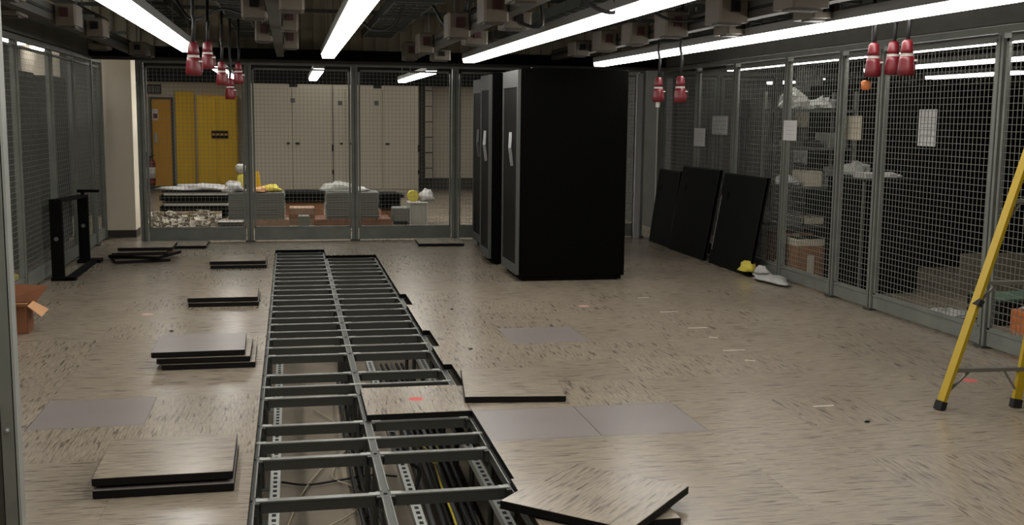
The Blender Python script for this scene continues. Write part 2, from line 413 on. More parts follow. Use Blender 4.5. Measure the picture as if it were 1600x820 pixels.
# flush panels of the raised floor that differ
for (i, n), lb in zip(grey_cells, ('smooth grey floor panel set flush beside the pit, left of the flush pair', 'smooth grey floor panel set flush right of its twin near the pit', 'smooth grey floor panel set flush in front of the black racks', 'smooth grey floor panel set flush behind the front left tile pile')):
    x0, x1, y0, y1 = cell(i, n); tile((x0+x1)/2, (y0+y1)/2, -TH, 0, lb, None, 'G', .6, .6)
x0, x1, y0, y1 = cell(1, 2)
e = tile((x0+x1)/2, (y0+y1)/2+.02, -TH, 0, 'single floor tile left in place bridging the right pit bay, with a red mark', None, 'Y', .6, .62)
q = un(650, 623, .0); mb = MB(); mb.lathe([(.045, TH), (.03, TH+.0015)], (q.x-(x0+x1)/2, q.y-(y0+y1)/2-.02, 0), 12, REDM); mb.build('red_mark', None, e)
def pile(specs, labels, group):
    z = 0
    for (x, y, r, t), lb in zip(specs, labels):
        tile(x, y, z+.0005, r, lb, None, t); z += TH+.001+(group or 0)
pile([(-.57, 5.13, .01, 'G'), (-.575, 5.145, .012, 'X')], ['lower tile of the front left pair beside the pit, its black edge showing', 'streaked upper tile of the front left pair, nearest to the camera'], .012)
pile([(-.55, 7.59, .01, 'X'), (-.58, 7.60, .0, 'X'), (-.62, 7.62, .02, 'G')], ['bottom tile of the three-high pile left of the pit', 'middle tile of the three-high pile left of the pit', 'smooth grey tile on top of the three-high pile left of the pit'], 0)
pile([(-.59, 10.01, .0, 'X'), (-.60, 10.03, .01, 'X')], ['lower tile of the pair left of the pit behind the three-high pile', 'upper tile of the pair left of the pit behind the three-high pile'], .002)
pile([(-.57, 12.45, .0, 'X'), (-.585, 12.50, .01, 'X')], ['lower tile of the farthest pair beside the far end of the pit', 'upper tile of the farthest pair beside the far end of the pit'], .0)
pile([(-1.72, 13.05, .25, 'X'), (-1.66, 13.10, -.35, 'X'), (-1.72, 13.1, .12, 'X'), (-1.64, 13.22, 0., 'X')], ['bottom tile of the crooked pile in front of the cream column', 'second tile up, turned askew, in the crooked pile before the column', 'third tile up, sticking out left, in the crooked pile before the column', 'top tile of the crooked pile in front of the cream column'], 0)
tile(-1.35, 14.35, 0, 0, 'single tile lying behind the crooked pile near the back cage', None, 'X')
tile(1.93, 14.27, 0, -.05, 'single tile lying at the back cage beside the black racks', None, 'X')
# right of the pit
mx, my = .5*(un(720, 629).x+un(884, 630).x), 6.46
tile(1.33, 6.50, 0, -.12, 'loose streaked tile lying on the floor right of the pit, catching lamp glare', None, 'X', .6, .74)
tile(1.262, 4.385, .0005, .0, 'tile lying flat beneath the askew tile at bottom centre', None, 'X')
tile(1.262, 4.31, TH+.008, math.radians(47.5)-math.pi/2, 'askew streaked tile lying across another tile at the front right of the pit', None, 'Y')
# strips of tape / marks on the floor
def strip(x, y, l, wd, ang, m, label, cat, z=.0008):
    q = un(x, y, 0); mb = MB(); mb.bev(-l/2, l/2, -wd/2, wd/2, 0, z, z*.4, m); o = mb.build('tape_strip'); o.location = (q.x, q.y, 0); o.rotation_euler = (0, 0, ang)
    return tag(o, label, cat, 'pale scraps of tape on the floor')
for x, y, l, a, lb in ((1045, 487, .16, 0, 'small pale tape scrap on the floor, first of the row right of the racks'), (1090, 512, .16, 0, 'small pale tape scrap on the floor, second in the row running to the ladder'), (1147, 547, .17, 0, 'small pale tape scrap on the floor, third in the row running to the ladder'), (1115, 527, .07, -.6, 'tiny slanted pale scrap between the second and third tape strips'), (1172, 563, .07, -.6, 'tiny slanted pale scrap after the third tape strip'), (1287, 634, .13, .02, 'pale tape scrap on the floor left of the ladder foot'), (1005, 465, .12, 0, 'pale faint scrap just in front of the right rack corner')):
    strip(x, y, l, .018, a, TAPEM, lb, 'tape')
q = un(170, 714, .077); mb = MB(); mb.bev(-.03, .03, -.065, .065, 0, .001, .0004, TAPEM); o = mb.build('tape_strip'); o.location = (-.825, 5.10, .0775); tag(o, 'pale tape rectangle stuck on the front left tile pile', 'tape')
for x, y, lb in ((230, 491, 'faint red marker spot on the floor left of the second tile pile'), (1515, 594, 'red marker spot on the floor behind the ladder legs'), (912, 478, 'faint red marker spot on the floor before the racks')):
    q = un(x, y, 0); mb = MB(); mb.lathe([(.05, 0), (.04, .0008)], (0, 0, 0), 14, REDM if y > 590 else mat('red_faint', (.42, .24, .20), .7)); o = mb.build('marker_spot'); o.location = q; tag(o, lb, 'mark')
for x, y, lb in ((706, 484, 'small dark debris chip on the floor right of the pit'), (735, 546, 'small dark debris chip above the loose tile right of the pit'), (1355, 660, 'tiny dark chip on the floor left of the ladder'), (268, 518, 'tiny black foot sticking out at the back corner of the grey tile')):
    q = un(x, y, 0); mb = MB(); mb.blob((0, 0, .004), (.018, .009, .008), seed=int(x), n=8, k=5, m=BLK); o = mb.build('debris_chip'); o.location = q; tag(o, lb, 'debris')

# ------------------------------------------------------------------ wire cages
def fence(name, A, B, posts, label, ztop=2.32, kick=.13, pitch=.05, sheet=None, pw=.06, wr=.0017, framew=.025):
    A = Vector(A); B = Vector(B); d = B-A; L = d.length; rz = math.atan2(d.y, d.x)
    e = empty(name, A, label, 'wire fence', None, rz)
    ps = sorted(posts)
    for x in ps:
        mb = MB(); mb.box(x-pw/2, x+pw/2, -.03, .03, .02, ztop, GALV); mb.box(x-pw/2-.02, x+pw/2+.02, -.05, .05, 0, .02, STRD)
        mb.box(x-.006, x+.006, -.034, .034, .02, ztop-.02, STRD)
        mb.build('post', None, e)
    for a, b in zip(ps[:-1], ps[1:]):
        a += pw/2+.012; b -= pw/2+.012; mb = MB(); z0 = .02+kick
        for u, v in ((a, a+framew), (b-framew, b)): mb.box(u, v, -.013, .013, z0, ztop-.04, GALV)
        mb.box(a, b, -.013, .013, ztop-.04-framew, ztop-.04, GALV); mb.box(a, b, -.013, .013, z0, z0+.02, GALV)
        n = int((b-a)/pitch)
        for i in range(1, n): x = a+(b-a)*i/n; mb.box(x-wr, x+wr, -.004, 0, z0, ztop-.05, WIRE)
        n = int((ztop-.05-z0)/pitch)
        for i in range(1, n): z = z0+(ztop-.05-z0)*i/n; mb.box(a, b, 0, .004, z-wr, z+wr, WIRE)
        mb.build('mesh_panel', None, e)
        mb = MB(); mb.box(a, b, -.012, .012, .02, .02+kick, GALV); mb.box(a, b, -.02, .02, .012+kick, .024+kick, GALV); mb.build('kick_rail', None, e)
    mb = MB(); mb.box(ps[0]-pw/2, ps[-1]+pw/2, -.025, .025, ztop, ztop+.05, GALV); mb.build('top_rail', None, e)
    return e
# back cage
fence('wire_mesh_fence', (-1.87, 14.78, 0), (4.9, 14.78, 0), [0, 1.34, 2.72, 4.08, 5.4, 6.73], 'galvanised mesh fence closing the back of the room, before the stored panels', kick=.16, pw=.085)
# right cage
fence('wire_mesh_fence', (5.09, 4.2, 0), (5.09, 14.6, 0), [0, 1.5, 2.95, 4.58, 5.3, 6.45, 7.8, 9.0, 10.3], 'galvanised mesh fence along the right side, behind the yellow ladder', kick=.12, pw=.07)
fence('wire_mesh_fence', (-2.44, 6.2, 0), (-2.44, 15.3, 0), [0, 1.4, 2.9, 4.50, 5.98, 7.15, 8.35, 9.05], 'galvanised mesh fence along the left side, behind the black frame', wr=.0011, kick=.12, pw=.07)
fence('wire_mesh_fence', (5.25, 15.1, 0), (11.2, 15.1, 0), [0, .9, 1.8, 2.9, 4.0, 5.1, 5.9], 'distant mesh fence crossing behind the right hand cage', kick=.12, pw=.08, pitch=.07)
# bright sheet-steel post in the back right corner
mb = MB(); mb.box(-.05, .05, -.02, .02, 0, 2.30, PAPER); mb.box(-.05, -.04, -.06, .02, 0, 2.30, PAPER); o = mb.build('corner_post'); o.location = (4.78, 14.66, 0); tag(o, 'bright grey steel corner post just right of the black racks', 'post')
# near door post on the left edge
gp = atY(13, 700, 3.95)
e = empty('gate_post', (gp.x, 3.95, 0), 'tall grey galvanised gate post at the left edge of the photo, closest to the camera', 'post')
mb = MB(); mb.box(-.012, .028, -.03, .03, 0, 2.35, GALV); mb.box(.032, .040, -.03, .03, 0, 2.35, GALVB); mb.box(.026, .034, -.024, .03, 0, 2.35, BLK); mb.build('channel', None, e)
mb = MB(); mb.box(-.055, -.018, -.02, .02, 0, 2.35, STRD); mb.build('gate_stile', None, e)
mb = MB(); mb.lathe([(.008, 0), (.008, .012), (.003, .016)], (0, 0, 0), 8, SILV, Matrix.Rotation(math.pi/2, 4, 'X')); b_ = mb.build('bolt', None, e); b_.location = (.008, -.03, .58)

# ------------------------------------------------------------------ racks
def rack(x, y, w_, d_, h_, rz, label, nlabel):
    e = empty('server_rack', (x, y, 0), label, 'server rack', 'black server racks', rz)
    mb = MB(); mb.bev(0, d_, 0, w_, .05, h_, .012, RACKB); mb.build('cabinet', None, e)
    for cx in (.08, d_-.08):
        for cy in (.08, w_-.08):
            mb = MB(); mb.lathe([(.03, 0), (.03, .03), (.012, .035), (.012, .055)], (cx, cy, 0), 10, BLKM); mb.build('foot', None, e)
    mb = MB(); mb.box(.03, d_-.03, .02, w_-.02, .012, .052, BLKM); mb.build('plinth', None, e)
    # front door on the -x side
    mb = MB(); t = -.03
    mb.box(t, 0, 0, .055, .07, h_-.02, DOORF); mb.box(t, 0, w_-.055, w_, .07, h_-.02, DOORF)
    mb.box(t, 0, .055, w_-.055, .07, .17, DOORF); mb.box(t, 0, .055, w_-.055, h_-.19, h_-.02, DOORF)
    dr = mb.build('door', None, e)
    mb = MB(); mb.box(t+.008, t+.016, .055, w_-.055, .17, h_-.19, GLASSD); mb.build('door_window', None, dr)
    mb = MB(); z1 = h_*.70; mb.bar((t-.004, w_*.42, z1), (t-.02, w_*.36, z1-.16), .03, .014, SILV); mb.bar((t-.02, w_*.36, z1-.16), (t-.004, w_*.30, z1-.34), .03, .014, SILV); mb.build('handle', None, dr)
    # top vent
    mb = MB(); mb.box(.2, d_-.2, .12, w_-.12, h_, h_+.012, PANB); mb.build('top_cover', None, e)
    mb = MB()
    for yy in (.04, w_-.04):
        mb.lathe([(.012, 0), (.012, .004)], (.12, yy, h_), 8, SILV)
    mb.build('bolt', None, e)
    return e
rack(2.285, 10.82, .80, 1.13, 2.17, 0, 'tall black server rack nearest the camera, its blank side panel facing us', 1)
rack(2.235, 12.13, .60, 1.13, 2.17, 0, 'middle black server rack, a sliver with silver handle behind the nearest rack', 2)
rack(2.40, 13.50, .75, 1.13, 2.17, 0, 'farthest black server rack beside the back fence, leftmost in the photo', 3)

# black side panels leaning on the right cage
def lean(y0, y1, h_, xb, label, z=.0, dx=.12, clip=False):
    e = empty('rack_side_panel', (xb, y0, 0), label, 'rack panel', 'black panels leaning on the right fence')
    L = y1-y0; top = Vector((dx, 0, h_)); 
    M = Matrix(((1, 0, dx/h_, 0), (0, 1, 0, 0), (0, 0, 1, 0), (0, 0, 0, 1)))
    mb = MB(); mb.box(-.02, 0, 0, L, .0, h_, PANB, M); mb.box(-.022, .02, 0, .012, 0, h_, BLK, M); mb.box(-.022, .02, L-.012, L, 0, h_, BLK, M); mb.box(-.022, .02, 0, L, h_-.012, h_, BLK, M)
    mb.build('sheet', None, e)
    mb = MB(); mb.box(-.026, -.02, L*.80, L*.84, h_*.72, h_*.80, BLKM, M); mb.build('latch', None, e)
    if clip:
        mb = MB(); mb.box(-.024, -.02, L-.03, L-.02, h_*.15, h_*.75, SILV, M); mb.build('bright_edge', None, e)
    return e
lean(10.86, 12.02, 1.06, 4.85, 'black leaning panel nearest the camera, next to the white rags', clip=True, dx=.17)
lean(12.18, 13.42, 1.08, 4.845, 'middle black panel leaning on the right fence, the tallest of three', dx=.18)
lean(13.48, 14.30, 1.00, 4.88, 'farthest black panel leaning on the right fence, closest to the racks', dx=.13)

# ------------------------------------------------------------------ ladder
a = un(1467, 640); b = un(1586, 636); HT = 1.72
e = empty('step_ladder', (a.x, a.y, 0), 'yellow A-frame step ladder at the right edge', 'ladder')
_p = atY(1600, 255, a.y+.10); _q = atY(1601, 540, b.y+.05)
LT = [Vector(((_p.x-a.x)/_p.z*HT, .10/_p.z*HT, HT)), Vector((b.x-a.x+(_q.x-b.x)/_q.z*HT*.9, b.y-a.y+.10, HT))]
if LT[1].x < LT[0].x+.12: LT[1].x = LT[0].x+.12
def lp(t, side, fr=0):   # rail centre at height t (local to the left rear foot)
    bw = b.x-a.x
    if fr == 0: q = LT[side]; return Vector((0 if side == 0 else bw, 0 if side == 0 else b.y-a.y, 0)).lerp(q, t/HT)
    # front frame meets the rear frame at the cap, feet further right and back
    top = lp(HT, side); f = Vector((1.0, .42 if side == 0 else -.05, 0)); return f.lerp(top, t/HT)
for side, m_ in ((0, LADY), (1, YELO if False else LADY)):
    mb = MB(); p0, p1 = lp(.05, side), lp(HT, side); mb.bar(p0, p1, .052, .026, m_); mb.bar(p0+Vector((.02, .02, 0)), p1+Vector((.02, .02, 0)), .014, .04, m_); mb.build('rail', None, e)
    mb = MB(); mb.bar(lp(0, side), lp(.05, side), .058, .04, RUB); mb.build('rubber_foot', None, e)
    mb = MB(); mb.bar(lp(.05, side, 1), lp(HT, side, 1), .07, .028, m_); mb.build('rail', None, e)
    mb = MB(); mb.bar(lp(0, side, 1), lp(.06, side, 1), .08, .045, RUB); mb.build('rubber_foot', None, e)
for k, z in enumerate((.23, .74, 1.22)):
    mb = MB(); p0, p1 = lp(z, 0), lp(z, 1); p1.z = p0.z; mb.bar(p0, p1, .035, .022, ALU); mb.build('crossbar', None, e)
    for side in (0, 1):
        q = lp(z-.15, side); tp = p0.lerp(p1, .26 if side == 0 else .72)
        mb = MB(); mb.bar(q, tp, .016, .010, ALU); mb.build('brace', None, e)
for k in range(1, 6):
    z = k*.28; mb = MB(); p0, p1 = lp(z, 0, 1), lp(z, 1, 1); mb.bar(p0, p1, .075, .03, ALU); mb.build('step', None, e)
mb = MB(); c0 = lp(HT, 0); c1 = lp(HT, 1); mb.bar(c0-Vector((.03, 0, 0)), c1+Vector((.05, 0, 0)), .16, .05, LADY); mb.build('top_cap', None, e)
mb = MB(); q = lp(.63, 0); mb.bar(q-Vector((.008, .02, .02)), q+Vector((.012, -.02, .015)), .055, .03, RUB); mb.build('rail_label', None, e)

# ------------------------------------------------------------------ black frame by the left cage
e = empty('rail_frame', (-2.30, 11.5, 0), 'low black steel frame with two wide uprights by the left fence', 'metal frame')
mb = MB(); mb.box(-.055, .06, -.03, .03, .03, .80, BLKM); mb.build('upright', None, e)
mb = MB(); mb.box(-.035, .075, 1.32, 1.38, .03, .75, BLKM); mb.build('upright', None, e)
mb = MB(); mb.box(-.06, .17, -.06, .05, 0, .035, BLKM); mb.box(.07, .15, -.06, 1.5, 0, .03, BLKM); mb.box(-.06, .19, 1.30, 1.5, 0, .035, BLKM); mb.build('base_frame', None, e)
mb = MB(); mb.bar((-.03, -.03, .80), (-.01, 1.38, .75), .05, .03, BLKM); mb.bar((.04, -.03, .80), (.055, 1.38, .75), .04, .03, BLKM); mb.build('top_bar', None, e)
mb = MB(); mb.box(-.04, .19, 1.36, 1.41, .79, .82, BLKM); mb.box(.0, .03, 1.36, 1.41, .74, .80, BLKM); mb.build('handle_bar', None, e)
mb = MB(); mb.lathe([(.022, 0), (.022, .004)], (0, 0, 0), 10, CABG, Matrix.Rotation(math.pi/2, 4, 'X')); o = mb.build('plate', None, e); o.location = (.0, -.031, .42)
mb = MB(); mb.lathe([(.022, 0), (.022, .004)], (0, 0, 0), 10, CABG, Matrix.Rotation(math.pi/2, 4, 'X')); o = mb.build('plate', None, e); o.location = (.02, 1.319, .42)

# cardboard box, open
q = un(-10, 524); e = empty('cardboard_box', (q.x, q.y+.02, 0), 'open brown cardboard box with spread flaps at the left edge', 'cardboard box', None, .05)
mb = MB(); W, D, Hh = .24, .24, .21
for x0, x1, y0, y1 in ((0, W, 0, .005), (0, W, D-.005, D), (0, .005, 0, D), (W-.005, W, 0, D)): mb.box(x0, x1, y0, y1, 0, Hh, CARD)
mb.box(0, W, 0, D, 0, .005, CARD); mb.build('box_body', None, e)
for pts, m_ in (((( 0, 0, Hh), (W, 0, Hh), (W+.02, -.08, Hh+.035), (.03, -.08, Hh+.035)), CARDL), (((W, 0, Hh), (W, D, Hh), (W+.12, D-.05, Hh-.06), (W+.10, -.02, Hh-.08)), CARDL), (((W+.01, D, Hh-.02), (0, D, Hh), (.02, D+.10, Hh+.13), (W+.11, D+.06, Hh+.11)), CARD), (((0, D, Hh), (0, 0, Hh), (-.09, 0, Hh+.02), (-.09, D, Hh+.02)), CARD)):
    mb = MB(); v = [Vector(p_) for p_ in pts]; nn = (v[1]-v[0]).cross(v[2]-v[0]).normalized()*.005
    mb.add(v+[k-nn for k in v], [(0, 1, 2, 3), (7, 6, 5, 4), (0, 4, 5, 1), (1, 5, 6, 2), (2, 6, 7, 3), (3, 7, 4, 0)], m_); mb.build('flap', None, e)
mb = MB(); mb.blob((0, 0, .03), (.07, .05, .09), 4, m=YGL); o = mb.build('yellow_cloth'); q = un(20, 452); o.location = (q.x, q.y, 0.02); tag(o, 'crumpled yellow cloth on the floor at the left fence above the cardboard box', 'cloth')

# rags at the foot of the leaning panel
mb = MB(); mb.blob((0, 0, .025), (.13, .36, .05), 11, 18, 9, .3, BAG); o = mb.build('white_rag', smooth=True); o.location = (4.90, 10.46, 0); tag(o, 'white rag lying on the floor below the nearest leaning panel', 'rag')
mb = MB(); mb.blob((0, 0, .03), (.09, .13, .08), 12, 14, 8, .3, YGL); o = mb.build('yellow_glove', smooth=True); o.location = (4.84, 10.90, 0.04); tag(o, 'yellow work glove lying on the white rag by the leaning panels', 'glove')
mb = MB(); mb.blob((0, 0, .03), (.07, .12, .06), 13, 12, 8, .3, BAG); o = mb.build('white_glove', smooth=True); o.location = (4.87, 10.62, 0.055); tag(o, 'small white glove bunched beside the yellow glove', 'glove')

# ------------------------------------------------------------------ papers on the cages
def paper(x0, y0, x1, y1, X, m, label):
    a = atX(x0, y0, X); b = atX(x1, y1, X); mb = MB()
    L = abs(b.y-a.y); mb.box(-.0015, .0015, 0, L, 0, a.z-b.z, m)
    for k in range(3): mb.box(-.0022, -.0015, L*.15, L*.85, (a.z-b.z)*(.3+.2*k), (a.z-b.z)*(.31+.2*k), CABG)
    o = mb.build('paper_notice'); o.location = (X, min(a.y, b.y), b.z); tag(o, label, 'notice')
XP = 5.10
paper(1437, 171, 1461, 229, XP, PAPER, 'tall white paper notice on the right fence, the nearest one')
paper(1225, 188, 1244, 220, 5.045, PAPER, 'white paper notice on the right fence beside the cluttered shelves')
paper(1323, 181, 1345, 219, XP+.05, PAPERC, 'cream paper notice on the right fence, between the two white ones')
paper(1113, 181, 1136, 211, XP, PAPER, 'upper of the two far paper notices, above the tallest leaning panel')
paper(1085, 200, 1101, 229, 5.045, PAPER, 'small paper notice farthest along the right fence, lower of the far pair')

# ------------------------------------------------------------------ far wall things
def onwall(x0, y0, x1, y1, Y, d, m, name, label, cat, kind=None):
    a = atY(x0, y0, Y); b = atY(x1, y1, Y); mb = MB(); mb.bev(0, b.x-a.x, -d, 0, 0, a.z-b.z, .004, m)
    o = mb.build(name); o.location = (a.x, Y-.002, b.z)
    if kind: o['kind'] = kind
    else: tag(o, label, cat)
    return o, b.x-a.x, a.z-b.z
o, W, Hh = onwall(237, 155, 271, 290, BW, .05, YELO, 'door_1', None, None, 'structure')
mb = MB(); mb.box(.05, .1, -.10, -.05, .95, 1.15, SILV); mb.build('door_handle', None, o)
mb = MB(); mb.box(-.05, 0, -.06, 0, 0, Hh+.05, SKIRT); mb.box(W, W+.05, -.06, 0, 0, Hh+.05, SKIRT); mb.box(0, W, -.06, 0, Hh, Hh+.05, SKIRT); mb.build('door_frame', None, o)
o, W, Hh = onwall(274, 143, 307, 289, BW, .08, YEL, 'yellow_wall_panel', 'plain bright yellow panel between the ochre door and the double cabinet', 'wall panel')
o, W, Hh = onwall(308, 149, 374, 289, BW, .25, YEL, 'yellow_cabinet', 'wide yellow two-door cabinet on the far wall', 'cabinet')
mb = MB()
for k in range(2): mb.bev(.02+k*W/2, W/2-.02+k*W/2, -.27, -.25, .05, Hh-.05, .006, YEL); d_ = mb.build('door', None, o); mb = MB()
for k in range(10): mb.box(.1, W-.5, -.256, -.251, 1.75+k*.03, 1.76+k*.03, YELO)
mb.build('louvre', None, o)
# black sign with pale marks
a = atY(330, 204, BW-.3); b = atY(357, 216, BW-.3); e = empty('black_sign', (a.x, BW-.28, b.z), 'small black sign with pale lettering on the yellow cabinet', 'sign'); W = b.x-a.x; Hh = a.z-b.z
mb = MB(); mb.bev(0, W, -.02, 0, 0, Hh, .005, BLK); mb.build('plate', None, e)
mb = MB()
for k in range(4): mb.box(W*(.06+.24*k), W*(.22+.24*k), -.022, -.02, Hh*.35, Hh*.65, YELO)
mb.build('lettering', None, e)
# exit style sign
a = atY(227, 131, BW-.3); b = atY(250, 146, BW-.3); e = empty('door_sign', (a.x, BW-.002, b.z), 'dark framed sign with pale marks above the ochre door', 'sign'); W = b.x-a.x; Hh = a.z-b.z
mb = MB(); mb.bev(0, W, -.05, 0, 0, Hh, .006, mat('sign_brown', (.03, .014, .008), .5)); mb.build('plate', None, e)
mb = MB()
for x0, x1 in ((.1, .28), (.34, .50), (.56, .66), (.74, .9)): mb.box(W*x0, W*x1, -.053, -.05, Hh*.15, Hh*.8, MGREY)
mb.build('lettering', None, e)
# small red notice
a = atY(237, 170, BW-.1); mb = MB(); mb.bev(0, .13, -.01, 0, 0, .24, .004, PAPER); mb.box(.02, .11, -.013, -.01, .04, .14, REDX); o = mb.build('red_notice'); o.location = (a.x, BW-.05, a.z-.24); tag(o, 'small white notice with a red panel on the ochre door', 'notice')
# extinguisher
q = un(237, 297); e = empty('fire_extinguisher', (atY(237, 290, BW-.15).x, BW-.16, .12), 'red fire extinguisher with white label hung left of the ochre door', 'fire extinguisher')
mb = MB(); mb.lathe([(.02, 0), (.085, .01), (.095, .05), (.095, .48), (.07, .55), (.03, .58)], (0, 0, 0), 14, REDX); mb.build('cylinder', None, e, True)
mb = MB(); mb.lathe([(.0965, .16), (.0965, .40)], (0, 0, 0), 14, WHT); mb.build('label_band', None, e, True)
mb = MB(); mb.box(-.02, .02, -.02, .02, .57, .63, BLK); mb.bar((0, -.02, .63), (.10, -.02, .67), .02, .012, BLK); mb.build('valve', None, e)
mb = MB(); mb.tube([(0, 0, .6), (-.10, 0, .68), (-.16, 0, .55), (-.14, 0, .3)], .018, 6, BLK); mb.build('hose', None, e)
o, W, Hh = onwall(223, 237, 233, 266, BW, .12, BLK, 'wall_box', 'black box on the far wall above the extinguisher hose', 'box')
# cream cabinets
YC = 24.2
for (x0, x1, lb, splits) in ((386, 519, 'left cream storage cabinet on the far wall, beside the yellow cabinet', (.52,)), (520, 654, 'right cream storage cabinet on the far wall, beside the pipe chase', (.14, .575))):
    a = atY(x0, 128, YC); b = atY(x1, 128, YC); W = b.x-a.x; Hh = 2.50
    e = empty('storage_cabinet', (a.x, YC, 0), lb, 'cabinet')
    mb = MB(); mb.box(0, W, 0, BW-YC-.001, 0, Hh, CAB); mb.build('carcass', None, e)
    xs = [0]+[W*s_ for s_ in splits]+[W]
    for u, v in zip(xs[:-1], xs[1:]):
        mb = MB(); mb.bev(u+.008, v-.008, -.02, 0, .08, Hh-.25, .004, CAB); d_ = mb.build('door', None, e)
        mb = MB(); mb.box(v-.12 if u == 0 else u+.06, v-.06 if u == 0 else u+.15, -.04, -.02, 1.05, 1.09, BLK); mb.build('handle', None, d_)
    mb = MB(); mb.box(W-.02, W+.015, -.03, -.0, .9, 1.05, BLK); mb.box(W-.02, W+.015, -.03, -.0, .4, .5, BLK); mb.build('hinge', None, e)
for x, y, lb in ((454, 160, 'small grey emblem high on the left cream cabinet'), (585, 164, 'small dark tag high on the right cream cabinet'), (528, 164, 'small grey knob plate between the cream cabinets')):
    a = atY(x, y, YC-.02); mb = MB(); mb.bev(0, .09, -.01, 0, 0, .09, .003, CABG); o = mb.build('cabinet_plate'); o.location = (a.x, YC-.0205, a.z); tag(o, lb, 'plate')
for x, lb in ((458, 'upper hanging bracket under the corridor ceiling, left one'), (590, 'upper hanging bracket under the corridor ceiling, right one')):
    a = atY(x, 120, 22); mb = MB(); mb.box(-.08, .08, 0, .03, 0, .22, DGREY); mb.box(-.03, .03, -.02, 0, .0, .3, DGREY); o = mb.build('ceiling_bracket'); o.location = (a.x, 22, 2.22); tag(o, lb, 'bracket')

# ------------------------------------------------------------------ stored material behind the back cage
def span(x0, x1, Y, yy=330): a = atY(x0, yy, Y); b = atY(x1, yy, Y); return a.x, b.x
def zat(x, y, Y): return atY(x, y, Y).z
def pallet(x0, x1, Y, D, label, h_=.12, m=WOOD):
    a, b = span(x0, x1, Y); e = empty('pallet', (a, Y, 0), label, 'pallet'); W = b-a
    for k in range(5): mb = MB(); mb.box(W*k/5+.01, W*(k+1)/5-.01, 0, D, h_-.02, h_, m); mb.build('deck_board', None, e)
    for k in range(3): mb = MB(); mb.box(0, W, D*k/2*.92, D*k/2*.92+.08, 0, h_-.02, m); mb.build('runner', None, e)
    return a, b, h_
def gstack(x0, x1, Y, D, z0, n, th, label, group, m=GPAN):
    a, b = span(x0, x1, Y)
    for k in range(n):
        j = R_.uniform(-.008, .008); mb = MB(); mb.box(0, b-a, 0, D, 0, th-.006, m); mb.box(.01, b-a-.01, .01, D-.01, th-.006, th, GPAN2)
        o = mb.build('stored_panel'); o.location = (a+j, Y+R_.uniform(-.006, .006), z0+k*th); tag(o, label, 'floor panel', group)
    return z0+n*th, a, b
YP = 16.6
pallet(352, 452, YP, .7, 'low wooden pallet under the left stack of grey panels behind the back fence')
zt, a1, b1 = gstack(357, 445, YP+.03, .62, .122, 11, .036, 'grey floor panel in the left stack beyond the back fence', 'grey panels in the left stack')
pallet(492, 612, YP, .7, 'reddish wooden pallet under the right stack of grey panels', m=mat('pallet_red_wood', (.20, .09, .05), .8, noise=.2))
zt2, a2, b2 = gstack(510, 592, YP+.03, .62, .122, 11, .036, 'grey floor panel in the right stack beyond the back fence', 'grey panels in the right stack')
# black crate stack between
a, b = span(444, 508, 17.6); e = empty('black_crate_stack', (a, 17.6, 0), 'wide black boxed stack between the two grey panel stacks', 'crate')
z0 = .30; z1 = zat(470, 300, 17.6)
mb = MB(); mb.bev(0, b-a, 0, .6, z0, z1, .02, BLKM); mb.box(-.02, b-a+.02, -.01, .61, z1-.05, z1-.01, PANB); mb.build('body', None, e)
mb = MB(); mb.box(.02, b-a-.02, .02, .58, 0, z0, BROWNB); mb.build('base_box', None, e)
a, b = span(452, 492, 17.0); mb = MB(); mb.bev(0, b-a, 0, .4, 0, .26, .01, WOOD); mb.box(0, b-a, -.002, 0, .1, .16, BROWNB); o = mb.build('pink_brown_box'); o.location = (a, 17.0, 0); tag(o, 'pale brown carton in front of the black crate stack', 'carton')
a, b = span(466, 484, 16.3); mb = MB(); mb.bev(0, b-a, 0, .2, 0, .2, .01, GPAN); o = mb.build('grey_block'); o.location = (a, 16.3, 0); tag(o, 'small grey block on the floor between the two pallets', 'block')
# right hand black stack
a, b = span(594, 626, 17.4); mb = MB(); z1 = zat(610, 303, 17.4)
mb.bev(0, b-a, 0, .6, .2, z1, .02, BLKM); mb.box(-.03, b-a+.06, 0, .6, z1-.06, z1-.02, PANB); mb.box(.02, b-a-.02, .02, .58, 0, .2, BROWNB)
o = mb.build('black_crate'); o.location = (a, 17.4, 0); tag(o, 'black crate right of the right hand grey panel stack', 'crate')
a, b = span(614, 640, 16.9); mb = MB(); mb.bev(0, b-a, 0, .35, .05, .26, .01, GPAN); mb.box(.03, b-a-.03, .03, .3, 0, .05, BLK); o = mb.build('grey_box'); o.location = (a, 16.9, 0); tag(o, 'low grey box beside the right hand pallet end', 'box')
# clear plastic crate with roll and bag on top
a, b = span(640, 668, 16.9); e = empty('clear_plastic_crate', (a, 16.9, 0), 'translucent plastic crate near the right end behind the back fence', 'crate'); W = b-a
mb = MB()
for x0, x1, y0, y1 in ((0, W, 0, .01), (0, W, .39, .4), (0, .01, 0, .4), (W-.01, W, 0, .4)): mb.box(x0, x1, y0, y1, .0, .33, CLEAR)
mb.build('walls', None, e); mb = MB(); mb.box(-.01, W+.01, -.01, .41, .33, .345, WHT); mb.build('lid', None, e)
for x0 in (0, W-.02): mb = MB(); mb.box(x0, x0+.02, -.012, 0, 0, .33, WHT); mb.build('edge_strip', None, e)
q = atY(646, 318, 17.0); mb = MB(); mb.lathe([(.04, -.05), (.09, -.045), (.09, .045), (.04, .05)], (0, 0, 0), 14, YGL, Matrix.Rotation(math.pi/2, 4, 'X')); o = mb.build('yellow_tape_roll'); o.location = (q.x, 17.08, .345+.09); tag(o, 'yellow tape roll on the translucent crate', 'tape roll')
mb = MB(); mb.blob((0, 0, .03), (.13, .12, .14), 21, 14, 9, .3, BAG); o = mb.build('white_bag', smooth=True); o.location = (a+W+.02, 17.12, .345); tag(o, 'crumpled white bag spilling over the translucent crate', 'bag')
